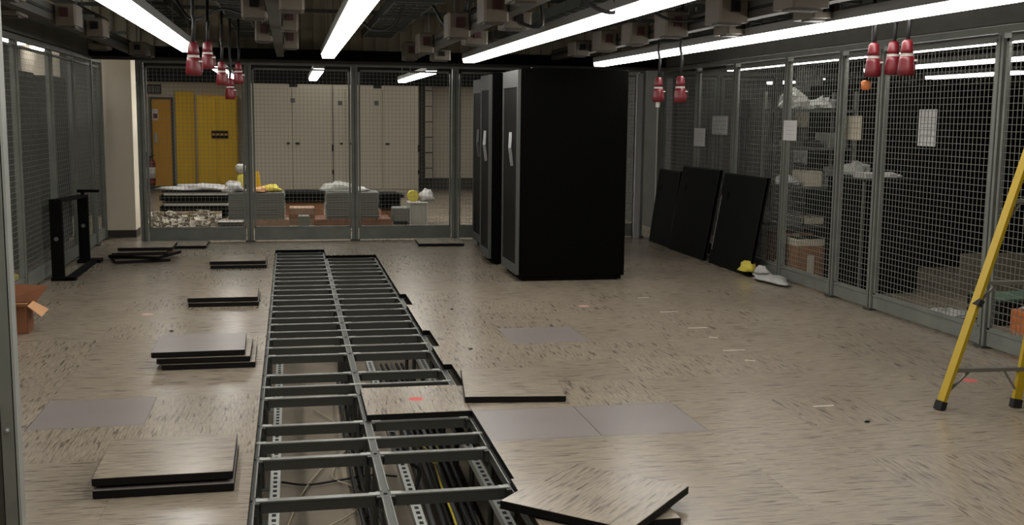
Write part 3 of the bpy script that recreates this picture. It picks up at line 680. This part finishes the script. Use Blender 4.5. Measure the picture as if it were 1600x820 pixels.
for x, y, s_, lb in ((675, 359, .05, 'small dark scrap on the floor behind the back fence'), (685, 361, .06, 'small white scrap on the floor behind the back fence')):
    q = un(x, y); mb = MB(); mb.blob((0, 0, .02), (s_*1.6, s_, .03), int(x), 10, 6, .3, WHT if 'white' in lb else BLK); o = mb.build('floor_scrap'); o.location = (q.x, q.y, 0); tag(o, lb, 'scrap')
# bags and bits on top of the stacks
q = atY(358, 302, 16.9); mb = MB(); mb.blob((0, 0, .02), (.16, .14, .12), 31, 16, 9, .3, BAG); o = mb.build('white_bag', smooth=True); o.location = (a1+.08, 16.9, zt+.0); tag(o, 'white crumpled bag on the left end of the left grey stack', 'bag')
mb = MB(); mb.blob((0, 0, .02), (.17, .1, .08), 32, 14, 8, .3, YGL); o = mb.build('yellow_bag', smooth=True); o.location = (a1+.62, 16.9, zt); tag(o, 'yellow bundle lying on top of the left grey stack', 'bundle')
mb = MB(); mb.blob((0, 0, .02), (.11, .09, .06), 33, 14, 8, .3, CARDL); o = mb.build('pale_cloth', smooth=True); o.location = (a1+.46, 16.75, zt); tag(o, 'pale orange cloth beside the yellow bundle on the left stack', 'cloth')
e = empty('safety_vest', (a1+.36, 17.0, zt), 'yellow folded sign standing up on the left grey stack', 'sign')
mb = MB(); M = Matrix.Translation((0, 0, 0)); mb.add([(0, 0, 0), (.12, 0, 0), (.08, .03, .3), (.02, .03, .3), (0, .06, 0), (.12, .06, 0), (.08, .04, .3), (.02, .04, .3)], [(0, 1, 2, 3), (5, 4, 7, 6), (3, 2, 6, 7), (0, 3, 7, 4), (1, 5, 6, 2), (0, 4, 5, 1)], YEL); mb.build('panel', None, e); e.name = 'folding_sign'
e = empty('spray_bottle', (a1+.17, 17.1, zt), 'white capped yellow bottle standing on the left grey stack by the fence post', 'bottle')
mb = MB(); mb.lathe([(.05, 0), (.055, .02), (.055, .22), (.03, .27)], (0, 0, 0), 12, YGL); mb.build('body', None, e, True)
mb = MB(); mb.lathe([(.035, .27), (.07, .30), (.075, .38), (.05, .41)], (0, 0, 0), 12, WHT); mb.build('cap', None, e, True)
mb = MB(); mb.blob((0, 0, .0), (.24, .20, .11), 41, 18, 9, .35, CLEAR); o = mb.build('clear_film', smooth=True); o.location = (a2+.2, 16.93, zt2+.03); tag(o, 'crumpled clear plastic film on the left half of the right stack', 'plastic film')
mb = MB(); mb.blob((0, 0, .0), (.12, .1, .06), 42, 12, 7, .3, BAG); o = mb.build('white_film', smooth=True); o.location = (a2+.53, 16.9, zt2+.01); tag(o, 'small white film scrap on top of the right stack', 'plastic film')
# left: white panels with black trims on trestles, metal pedestal heads
a, b = span(256, 356, 18.2)
for k in range(2):
    e = empty('wrapped_panel', (a, 18.2, .12+k*.17), ('lower' if k == 0 else 'upper')+' white wrapped panel with black edge trim at the left behind the fence', 'panel'); W = b-a
    mb = MB(); mb.bev(0, W, 0, .8, .085, .135, .01, WHT); mb.build('sheet', None, e)
    mb = MB(); mb.box(-.06, W+.03, -.01, .81, .0, .075, BLKM); mb.box(-.02, W+.01, -.012, .8, .135, .15, BLKM); mb.build('edge_trim', None, e)
mb = MB(); mb.box(0, .08, .05, .75, 0, .12, BLKM); mb.box(b-a-.1, b-a-.02, .05, .75, 0, .12, BLKM); o = mb.build('timber_bearers'); o.location = (a, 18.2, 0); tag(o, 'dark bearers carrying the wrapped white panels', 'bearers')
mb = MB(); mb.blob((0, 0, 0), (.55, .3, .07), 51, 20, 8, .35, BAG); o = mb.build('white_sheeting', smooth=True); o.location = ((a+b)/2+.1, 18.6, .455); tag(o, 'crumpled white sheeting on the wrapped panels', 'sheeting')
mb = MB(); rg = random.Random(5)
for k in range(230):
    p_ = un(rg.uniform(226, 345), rg.uniform(341, 361)); z = rg.choice((0, 0, .05, .1))
    M = Matrix.Translation((p_.x, p_.y, z+.03)) @ Matrix.Rotation(rg.uniform(0, 3), 4, 'Z') @ Matrix.Rotation(rg.uniform(-1, 1), 4, 'X')
    mb.box(-.04, .04, -.04, .04, 0, .006, PEDW, M); mb.lathe([(.014, -.02), (.014, .07)], (0, 0, 0), 6, PEDW, M) if False else mb.box(-.012, .012, -.012, .012, -.05, 0, PEDW, M)
o = mb.build('pedestal_heads'); tag(o, 'heap of loose pale metal pedestal heads behind the back fence, left end', 'metal parts', None, 'stuff')
a, b = span(340, 380, 16.3); mb = MB(); mb.bev(0, b-a, 0, .3, 0, .12, .01, SKIRT); mb.box(.0, b-a, .0, .3, .12, .13, WHT); o = mb.build('brown_tray'); o.location = (a, 16.2, 0); tag(o, 'dark brown tray on the floor right of the metal heap', 'tray')
a, b = span(484, 560, 16.0); mb = MB(); mb.tube([(0, 0, .02), (b-a, .05, .02)], .018, 8, WHT); o = mb.build('white_tube'); o.location = (a, 15.9, 0); tag(o, 'white tube lying on the floor before the right pallet', 'tube')

# ------------------------------------------------------------------ right cage contents
def shelf_unit(x, y, W, D, H_, levels, label):
    e = empty('shelf_unit', (x, y, 0), label, 'shelving')
    for cx in (0, W):
        for cy in (0, D): mb = MB(); mb.box(cx-.018, cx+.018, cy-.018, cy+.018, 0, H_, MGREY); mb.build('upright', None, e)
    for z in levels: mb = MB(); mb.box(-.01, W+.01, -.01, D+.01, z-.03, z, DGREY); mb.build('shelf', None, e)
    return e
SX, SY = 5.30, 11.15
lv = [.10, .52, .95, 1.38, 1.80]
shelf_unit(SX, SY, .85, .5, 2.0, lv, 'grey open shelving packed with clutter, behind the right fence')
rg = random.Random(12)
kinds = [('carton', CARD), ('carton', PAPERC), ('metal_part', MGREY), ('metal_part', STRD), ('plastic_bag', BAG), ('cable_coil', CABLE), ('cloth', GREEN), ('tray', PANB)]
cols = {'carton': 'cardboard carton', 'metal_part': 'grey metal part', 'plastic_bag': 'white plastic bag', 'cable_coil': 'black cable coil', 'cloth': 'green cloth', 'tray': 'dark tray'}
def item(kind, m_, x, y, z, w_, d_, h_, label, group=None, seed=0):
    mb = MB()
    if kind in ('plastic_bag', 'cloth'): mb.blob((w_/2, d_/2, h_*.2), (w_/2, d_/2, h_*.8), seed, 12, 7, .3, m_)
    elif kind == 'cable_coil':
        for q_ in range(3): mb.tube([(w_/2+math.cos(t*.6)*(w_/2-.02*q_), d_/2+math.sin(t*.6)*(d_/2-.02*q_), .02+q_*.025) for t in range(12)], .012, 5, m_)
    elif kind == 'metal_part':
        mb.box(0, w_, 0, d_, 0, .02, m_); mb.box(.02, w_-.02, .02, .05, .02, h_, m_); mb.box(w_*.4, w_*.6, .04, d_, .02, h_*.6, GALV)
    elif kind == 'tray': mb.box(0, w_, 0, d_, 0, .01, m_); mb.box(0, w_, 0, .01, 0, h_*.5, m_); mb.box(0, w_, d_-.01, d_, 0, h_*.5, m_); mb.box(0, .01, 0, d_, 0, h_*.5, m_); mb.box(w_-.01, w_, 0, d_, 0, h_*.5, m_)
    else: mb.bev(0, w_, 0, d_, 0, h_, .006, m_); mb.box(w_*.4, w_*.6, -.001, 0, 0, h_, PAPERC)
    o = mb.build(kind); o.location = (x, y, z); return tag(o, label, cols.get(kind, kind).split()[-1], group)
lvn = ['lowest', 'second', 'third', 'fourth', 'top']
side = ['left', 'middle', 'right']
plan = {0: [('carton', BROWNB, .40, .33), ('cable_coil', CABLE, .30, .1)],
        1: [('metal_part', GALV, .26, .14), ('tray', PAPERC, .25, .16), ('cable_coil', CABLE, .22, .1)],
        2: [('plastic_bag', PAPER, .26, .12), ('carton', PAPERC, .20, .17), ('metal_part', GALV, .22, .22)],
        3: [('metal_part', STRD, .26, .12), ('cable_coil', CABLE, .24, .12), ('carton', GALV, .22, .16)],
        4: [('plastic_bag', CLEAR, .36, .20), ('plastic_bag', PAPER, .30, .13)]}
for L_, its in plan.items():
    x = SX+.03
    for k, (kd, m_, w_, h_) in enumerate(its):
        nm = side[k] if len(its) == 3 else side[0 if k == 0 else 2]
        item(kd, m_, x, SY+.05, lv[L_], w_, .34, h_, cols[kd]+' on the '+lvn[L_]+' shelf of the cluttered shelving, '+nm, None, L_*7+k); x += w_+.02
# brown carton on the floor at the fence
q = un(1243, 440); e = empty('brown_carton', (5.16, 10.42, 0), 'brown striped carton with a white label on the floor inside the right fence', 'carton')
mb = MB(); mb.bev(0, .34, 0, .32, 0, .45, .006, BROWNB); mb.box(-.002, .342, -.002, .322, .38, .45, PAPERC); mb.build('body', None, e)
mb = MB(); mb.box(.12, .20, -.006, -.002, .02, .28, PAPERC); mb.build('label', None, e)
# pale boxes further back left of shelving
item('carton', MGREY, 5.30, 12.4, 0, .4, .4, .75, 'tall grey carton inside the right fence behind the shelving')
item('plastic_bag', CLEAR, 5.25, 11.80, 0, .3, .3, .75, 'tall clear plastic sack standing left of the shelving')
item('plastic_bag', PINK, 5.22, 11.45-.6, 0, .10, .3, .18, 'small pink bag on the floor left of the brown carton', seed=3)
shelf_unit(6.3, 13.0, 1.1, .5, 2.1, [.1, .6, 1.1, 1.6, 2.05], 'second grey shelving standing deeper in the right cage')
for k, (kd, m_, z) in enumerate((('carton', PAPERC, 1.6), ('carton', CARD, 1.1), ('plastic_bag', BAG, 1.1), ('carton', PAPERC, .6), ('metal_part', GALV, 1.6))):
    item(kd, m_, 6.35+(.55 if k in (1, 3) else 0), 13.05, z if k < 4 else 2.05, .4, .36, .3, cols[kd]+' on the deeper shelving at '+['upper left', 'middle right', 'middle left', 'lower right', 'the very top'][k], None, k)
# low black cabinet with things on it
q = un(1322, 453); e = empty('low_black_cabinet', (5.42, 9.58, 0), 'waist-high black cabinet inside the right fence, papers on top', 'cabinet')
mb = MB(); mb.bev(0, .62, 0, .75, .03, 1.10, .01, RACKB); mb.build('carcass', None, e)
mb = MB(); mb.box(-.01, .63, -.01, .76, 1.10, 1.12, PANB); mb.build('top_plate', None, e)
mb = MB(); mb.box(-.012, 0, .0, .03, .03, 1.10, MGREY); mb.build('corner_trim', None, e)
mb = MB(); mb.box(.03, .59, .03, .72, 0, .03, BLKM); mb.build('plinth', None, e)
item('carton', WHT, 5.52, 9.75, 1.12, .2, .25, .05, 'white flat box on top of the waist-high black cabinet')
item('plastic_bag', BAG, 5.76, 9.8, 1.12, .24, .25, .05, 'white crumpled sheet on top of the waist-high black cabinet', seed=8)
item('plastic_bag', CLEAR, 5.50, 10.05, 1.12, .3, .25, .14, 'clear plastic bag at the back of the cabinet top', seed=9)
# tall black racks deeper in
for k in range(3):
    e = empty('server_rack', (6.22+k*.82, 11.3, 0), ['tall black cabinet deep in the right cage, leftmost of three', 'tall black cabinet deep in the right cage, middle of three', 'tall black cabinet deep in the right cage, rightmost of three'][k], 'server rack', 'tall cabinets behind the right fence')
    mb = MB(); mb.bev(0, .80, 0, 1.1, .05, 2.1, .01, RACKB); mb.build('cabinet', None, e)
    mb = MB(); mb.box(.04, .76, -.02, 0, .1, 2.05, BLKM); mb.build('door', None, e)
    mb = MB(); mb.box(.03, .77, .03, 1.07, 0, .05, BLKM); mb.build('plinth', None, e)
# board and pallets by the ladder
e = empty('leaning_board', (6.32, 9.3, 0), 'pale grey brown board standing behind the right fence left of the ladder', 'board')
mb = MB(); mb.box(0, 1.1, 0, .03, .0, .42, mat('board_beige', (.16, .14, .10), .8)); mb.build('sheet', None, e)
for k, lb in enumerate(('lower dark crate on the floor behind the ladder rail', 'upper dark crate stacked behind the ladder rail')):
    e = empty('black_tray', (5.75, 7.9, k*.11), lb, 'crate'); mb = MB(); mb.bev(0, .55, 0, .45, 0, .09, .01, BLK); mb.box(.02, .53, .02, .43, .09, .108, GREEN); mb.build('body', None, e)
item('plastic_bag', BAG, 5.3, 8.15, 0, .55, .4, .06, 'flat white sheet on the floor inside the right fence')
item('plastic_bag', BAG, 5.75, 7.35, .18, .45, .35, .12, 'white bag on the orange carton behind the ladder', seed=6)
item('carton', ORA, 5.72, 7.3, 0, .5, .42, .18, 'orange carton on the floor behind the ladder')
item('plastic_bag', PINK, 5.50, 6.9, 0, .18, .2, .24, 'pink bag beside the orange carton behind the ladder', seed=2)
# grey storage beyond, far end of the right cage
for k in range(3):
    x = 5.9+k*1.25; e = empty('grey_locker', (x, 16.3, 0), ['grey locker at the far end of the right cage, left one', 'grey locker at the far end of the right cage, middle one', 'grey locker at the far end of the right cage, right one'][k], 'locker')
    mb = MB(); mb.bev(0, 1.1, 0, .6, 0, 2.0, .01, MGREY); mb.build('carcass', None, e)
    for j in range(2): mb = MB(); mb.bev(.02+j*.54, .52+j*.54, -.02, 0, .06, 1.94, .004, MGREY); mb.build('door', None, e)

# ------------------------------------------------------------------ left cage contents
for (y0, W, lb, m_) in ((10.5, .98, 'tall dark cabinet behind the left fence, the nearest', RACKB), (12.35, 1.05, 'tall dark cabinet behind the left fence, the middle one', RACKB), (14.2, 1.0, 'tall dark cabinet behind the left fence beside the column', RACKB)):
    e = empty('dark_cabinet', (-3.75, y0, 0), lb, 'cabinet')
    mb = MB(); mb.bev(0, .9, 0, W, .04, 2.12, .01, PANB); mb.build('carcass', None, e)
    mb = MB(); mb.box(.9, .92, .03, W-.03, .08, 2.06, RACKB); mb.build('door', None, e)
    mb = MB(); mb.box(.03, .87, .03, W-.03, 0, .04, BLKM); mb.build('plinth', None, e)

# ------------------------------------------------------------------ lamps and added hidden lights
ZL = 2.27
def lamp_run(x, y0, y1, label, seg=1.5, z=ZL, m=LAMPM, w_=.14, hang=True, th=.042):
    e = empty('linear_ceiling_lamp', (x, y0, z), label, 'ceiling lamp')
    L = y1-y0; n = max(1, round(L/seg))
    mb = MB(); mb.box(-w_/2-.006, w_/2+.006, 0, L, th, th+.06, HOUS); mb.build('housing', None, e)
    for k in range(n):
        mb = MB(); a, b = L*k/n+.004, L*(k+1)/n-.004
        mb.add([(-w_/2+.01, a, 0), (w_/2-.01, a, 0), (w_/2-.01, b, 0), (-w_/2+.01, b, 0), (-w_/2, a, th), (w_/2, a, th), (w_/2, b, th), (-w_/2, b, th)], [(0, 3, 2, 1), (0, 1, 5, 4), (2, 3, 7, 6), (0, 4, 7, 3), (1, 2, 6, 5)], m)
        mb.build('diffuser', None, e)
    if hang:
        for k in range(n+1):
            mb = MB(); yy = min(max(L*k/n, .05), L-.05); mb.box(-.004, .004, yy-.004, yy+.004, .1, 3.3-z-.002 if True else 0, CABG); mb.build('hanger', None, e)
    return e
lamp_run(-.95, .8, 11.2, 'long white linear lamp nearest the left fence, its end behind the red connectors')
lamp_run(.41, .5, 11.8, 'long white linear lamp directly above the floor pit')
lamp_run(1.96, .5, 12.1, 'long white linear lamp running over the black racks')
lamp_run(3.52, .5, 12.3, 'long white linear lamp nearest the right fence inside the room')
lamp_run(.41, 15.4, 19.4, 'short white lamp beyond the back fence in line with the pit', m=LAMPM)
lamp_run(1.97, 15.4, 19.6, 'short white lamp beyond the back fence left of the racks', m=LAMPM)
lamp_run(5.33, 6.0, 12.8, 'white linear lamp just outside the right fence', w_=.08, th=.03)
lamp_run(6.95, 6.6, 12.4, 'white linear lamp in the middle of the right cage', m=LAMPF, w_=.08, th=.04)
lamp_run(8.82, 12.0, 14.0, 'short white lamp farthest to the right beyond the cages', m=LAMPF)
lamp_run(-.95, 15.4, 19.2, 'short white lamp beyond the back fence behind the red connectors')
for k, x in enumerate((-2.2, -.3, 1.2, 3.2)):  # unseen lights added to brighten the corridor and its back wall
    lamp_run(x, 15.2, 20.6, 'added unseen corridor light high behind the ceiling beam, '+['far left', 'left', 'right', 'far right'][k], z=3.0, hang=False)
for k, x in enumerate((-2.0, .8, 3.6)):  # more hidden lights, added close to the far wall to brighten it
    lamp_run(x, 21.5, 24.0, 'added unseen light over the far corridor behind the second beam, '+['left', 'middle', 'right'][k], z=3.0, hang=False, seg=2.5)
lamp_run(-3.35, 5.0, 13.6, 'added unseen light high in the left cage above the header beam', z=2.80, hang=False)  # added out of view to brighten the cream column
lamp_run(7.9, 15.4, 17.2, 'faint small lamp at the far end of the right cage', m=LAMPF, z=2.27)
lamp_run(-3.46, 14.2, 15.6, 'short white lamp beyond the left fence, the near one', z=2.55, m=LAMPF)
lamp_run(-3.46, 16.4, 17.0, 'small lamp beyond the left fence, the far one', z=2.55, m=LAMPF)

# ------------------------------------------------------------------ ceiling services
def busway(x, z, y0, y1, boxes, label, wd=.09):
    e = empty('power_busway', (x, y0, z), label, 'busway')
    L = y1-y0; mb = MB(); mb.box(-wd/2, wd/2, 0, L, 0, .12, BEIGED); mb.box(-wd/2-.015, wd/2+.015, 0, L, .05, .07, BLK)
    mb.build('busbar_casing', None, e)
    yy = .5
    while yy < L: mb = MB(); mb.box(-.006, .006, yy-.006, yy+.006, .12, 3.298-z, CABG); mb.box(-.14, .14, yy-.02, yy+.02, .12, .15, TRAY); mb.build('hanger', None, e); yy += 1.9
    for (by, sx, dz, w_, h_) in boxes:
        by -= y0; mb = MB(); x0 = sx*(wd/2) if sx else -w_/2
        xa, xb = (x0, x0+w_) if sx >= 0 else (x0-w_, x0)
        if sx == 0: xa, xb = -w_/2, w_/2
        mb.bev(xa, xb, by, by+.30, dz, dz+h_, .015, BEIGEBOX); b_ = mb.build('tap_off_box', None, e)
        mb = MB(); mb.box((xa+xb)/2-.03, (xa+xb)/2+.03, by-.03, by, dz+h_*.35, dz+h_*.75, REDS if R_.random() < .5 else BLK); mb.build('socket', None, b_)
        mb = MB(); mb.box(xa+.02, xb-.02, by+.08, by+.2, dz-.012, dz, BEIGED); mb.build('label_plate', None, b_)
    return e
busway(-1.78, 2.36, 2.0, 14.2, [(7.0, 1, -.02, .16, .16), (8.2, -1, -.02, .16, .16), (8.9, 1, -.03, .16, .17), (10.2, 1, -.02, .16, .16), (12.0, -1, -.03, .2, .16), (12.8, 1, -.04, .2, .14), (13.6, 1, -.02, .16, .14)], 'power busway with beige boxes along the left side of the ceiling')
busway(-.10, 2.40, 2.0, 14.2, [(6.4, -1, -.04, .18, .2), (7.2, 1, -.06, .16, .2), (8.1, -1, -.04, .18, .2), (9.4, 1, -.02, .14, .2), (10.6, -1, -.04, .16, .2), (11.6, 1, -.04, .16, .2)], 'power busway with beige boxes between the two left lamps')
busway(1.50, 2.37, 2.0, 13.6, [(6.3, -1, -.02, .17, .22), (7.3, -1, -.06, .17, .22), (7.9, 1, -.05, .20, .13), (8.9, -1, -.05, .18, .2), (9.7, 1, -.05, .2, .13), (11.2, -1, -.05, .16, .2), (12.0, 1, -.08, .2, .12), (12.6, -1, -.05, .16, .2)], 'power busway with beige boxes between the pit lamp and the rack lamp')
busway(3.36-.1, 2.39, 2.0, 13.4, [(5.2, -1, -.02, .24, .22), (6.2, -1, -.04, .24, .22), (6.6, 1, -.06, .2, .10), (7.4, -1, -.03, .22, .2), (8.0, 1, -.06, .2, .10), (8.6, -1, -.04, .2, .2), (9.6, -1, -.04, .18, .2), (10.6, -1, -.04, .18, .2), (11.6, -1, -.04, .18, .16)], 'power busway with beige boxes near the right hand lamp')
def ladder_tray(x, z, wd, y0, y1, label):
    e = empty('cable_tray', (x, y0, z), label, 'cable tray'); L = y1-y0
    for s_ in (-1, 1): mb = MB(); mb.box(s_*wd/2-.01, s_*wd/2+.01, 0, L, 0, .09, TRAY); mb.build('side_rail', None, e)
    yy = .1
    while yy < L: mb = MB(); mb.box(-wd/2, wd/2, yy, yy+.04, .0, .02, TRAY); mb.build('rung', None, e); yy += .32
    for k in range(5):
        xx = -wd/2+.05+k*(wd-.1)/4; pts = [(xx+R_.uniform(-.02, .02), L*t/10, .035+R_.uniform(0, .015)) for t in range(11)]
        mb = MB(); mb.tube(pts, .016, 5, CABLE if k % 2 else CABG); mb.build('cable', None, e)
    yy = .6
    while yy < L:
        mb = MB()
        for s_ in (-1, 1): mb.box(s_*(wd/2+.02)-.005, s_*(wd/2+.02)+.005, yy, yy+.01, -.02, 3.298-z, CABG)
        mb.box(-wd/2-.04, wd/2+.04, yy-.015, yy+.025, -.03, 0, TRAY); mb.build('hanger', None, e); yy += 1.6
ladder_tray(1.10, 2.66, .36, 4, 14.2, 'dark ladder cable tray above and left of the rack lamp')
ladder_tray(-1.35, 2.72, .40, 4, 14.2, 'dark ladder cable tray between the left lamps')
ladder_tray(-.48, 2.62, .22, 4, 14.2, 'narrow dark cable tray left of the pit lamp')
ladder_tray(2.75, 2.66, .44, 4, 14.0, 'dark ladder cable tray between the two right lamps')
ladder_tray(4.35, 2.62, .44, 4, 14.0, 'dark ladder cable tray over the right fence side')
for k, y in enumerate((5.6, 7.4, 9.1, 10.9, 12.7)):
    mb = MB(); mb.box(-2.4, 5.0, -.02, .02, -.02, .02, TRAY); 
    for x in (-2.1, -.6, .9, 2.4, 3.0, 4.7): mb.box(x-.006, x+.006, -.006, .006, .0, 3.298-2.84, CABG)
    o = mb.build('cross_strut'); o.location = (0, y, 2.84); tag(o, 'steel strut spanning the ceiling crosswise above the cable trays', 'strut', 'cross struts under the ceiling')
for k, (x, z, r, lb) in enumerate(((-2.15, 2.75, .05, 'round duct pipe along the ceiling over the left fence'), (.0, 2.9, .04, 'ceiling pipe left of the pit lamp'), (2.25, 2.95, .06, 'ceiling pipe above the rack lamp'), (3.9, 2.85, .05, 'ceiling pipe between the right lamp and fence'))):
    mb = MB(); mb.tube([(0, 0, 0), (0, 12, 0)], r, 10, DGREY)
    for yy in (.5, 3, 5.5, 8, 10.5): mb.box(-.006, .006, yy, yy+.012, 0, 3.298-z, CABG); mb.box(-r-.008, r+.008, yy-.02, yy+.03, -r-.008, -r, DGREY)
    o = mb.build('ceiling_pipe', smooth=False); o.location = (x, 2, z); tag(o, lb, 'pipe')
# looping drop cables
loops = [((-.9, 9.3, 2.62), (-.75, 9.2, 2.42), (-.5, 9.1, 2.50), (-.2, 9.0, 2.40)), ((-1.3, 8.2, 2.6), (-1.1, 8.0, 2.47), (-.8, 7.9, 2.50), (-.6, 7.8, 2.62)),
         ((1.5, 8.0, 2.5), (1.65, 7.9, 2.36), (1.8, 7.8, 2.34), (1.75, 7.75, 2.6)), ((2.6, 8.3, 2.62), (2.9, 8.2, 2.44), (3.2, 8.2, 2.47), (3.4, 8.1, 2.6)), ((1.2, 9.3, 2.6), (1.3, 9.2, 2.42), (1.4, 9.1, 2.45), (1.45, 9.0, 2.62)),
         ((1.6, 6.4, 2.5), (1.75, 6.35, 2.34), (1.9, 6.3, 2.30), (1.84, 6.3, 2.5)), ((-2.0, 12.2, 2.5), (-1.95, 12.1, 2.36), (-1.9, 12.0, 2.42), (-1.8, 12.0, 2.55)), ((.6, 10.5, 2.7), (.75, 10.4, 2.48), (.95, 10.3, 2.5), (1.05, 10.2, 2.7))]
where = ('left of the red connector cluster', 'above the leftmost lamp', 'hanging beside the rack lamp', 'between the right lamps above the racks', 'over the gap between pit and racks', 'nearest the camera by the rack lamp', 'above the cream column', 'right of the pit lamp')
for pts, wh in zip(loops, where): cable('hanging_cable', pts, .013, CABLE, 'looping black cable at the ceiling, '+wh)

# ------------------------------------------------------------------ hanging red connectors
def connector(x, ytop, ybot, Y, label, tip=False, zc=2.44, group='red connectors hanging from the ceiling'):
    a = atY(x, ytop, Y); b = atY(x, ybot, Y); h_ = a.z-b.z; r = h_*.235
    e = empty('red_connector', (b.x, Y, b.z), label, 'connector', group)
    mb = MB(); mb.lathe([(r*.88, 0), (r*1.02, .008), (r*1.0, h_*.22), (r*.88, h_*.42), (r*.80, h_*.54)], (0, 0, 0), 16, RED); mb.build('socket_body', None, e, True)
    mb = MB(); mb.lathe([(r*.82, h_*.54), (r*.82, h_*.56), (r*.72, h_*.561), (r*.72, h_*.59), (r*.80, h_*.592), (r*.80, h_*.61)], (0, 0, 0), 16, WHT); mb.build('collar', None, e)
    mb = MB(); mb.lathe([(r*.77, h_*.61), (r*.72, h_*.74), (r*.64, h_*.93), (r*.40, h_)], (0, 0, 0), 16, RED); mb.build('cable_gland_sleeve', None, e, True)
    mb = MB(); mb.box(r*.8, r*1.12, -.012, .012, h_*.10, h_*.50, RED); mb.lathe([(.016, 0), (.016, .01)], (r*.9, -.02, h_*.4), 8, WHT); mb.build('locking_clip', None, e)
    mb = MB(); mb.tube([(0, 0, h_*.97), (.01, 0, h_+.15), (.0, .02, h_+(zc-b.z-h_)*.6), (.02, .03, 3.0-b.z)], .0125, 7, CABLE); mb.build('cord', None, e, True)
    if tip:
        mb = MB(); mb.lathe([(.02, -.05), (.02, 0)], (0, 0, 0), 8, WHT); mb.build('plug_tip', None, e)
    return e
connector(303, 66, 118, 7.6, 'red hanging connector lowest and leftmost of the left cluster')
connector(325, 65, 108, 8.6, 'red hanging connector second from the left, beside the lamp end')
connector(347, 96, 133, 10.4, 'red hanging connector in the middle of the left cluster')
connector(373, 98, 131, 11.2, 'red hanging connector rightmost of the left cluster')
connector(360, 122, 155, 11.4, 'red hanging connector hanging lowest at the back of the left cluster')
connector(1028, 121, 159, 9.75, 'red hanging connector just right of the racks, left of two', tip=True)
connector(1062, 119, 160, 9.15, 'red hanging connector just right of the racks, right of two')
connector(1363, 67, 120, 6.35, 'red hanging connector leftmost of the right cluster')
connector(1394, 64, 117, 6.3, 'red hanging connector at the centre of the right cluster, partly hidden')
connector(1415, 62, 118, 6.0, 'red hanging connector rightmost of the right cluster, nearest the ladder')
q = atY(1353, 133, 6.4); e = empty('cable_gland', (q.x, 6.4, q.z-.03), 'small orange capped plug dangling under the leftmost right connector', 'plug')
mb = MB(); mb.lathe([(.02, 0), (.03, .01), (.03, .05), (.018, .06)], (0, 0, 0), 12, ORA); mb.build('cap', None, e, True)
mb = MB(); mb.tube([(0, 0, .055), (.02, 0, .16), (.05, .04, .30), (.06, .06, 3.1-q.z)], .008, 6, BLK); mb.build('cord', None, e, True)
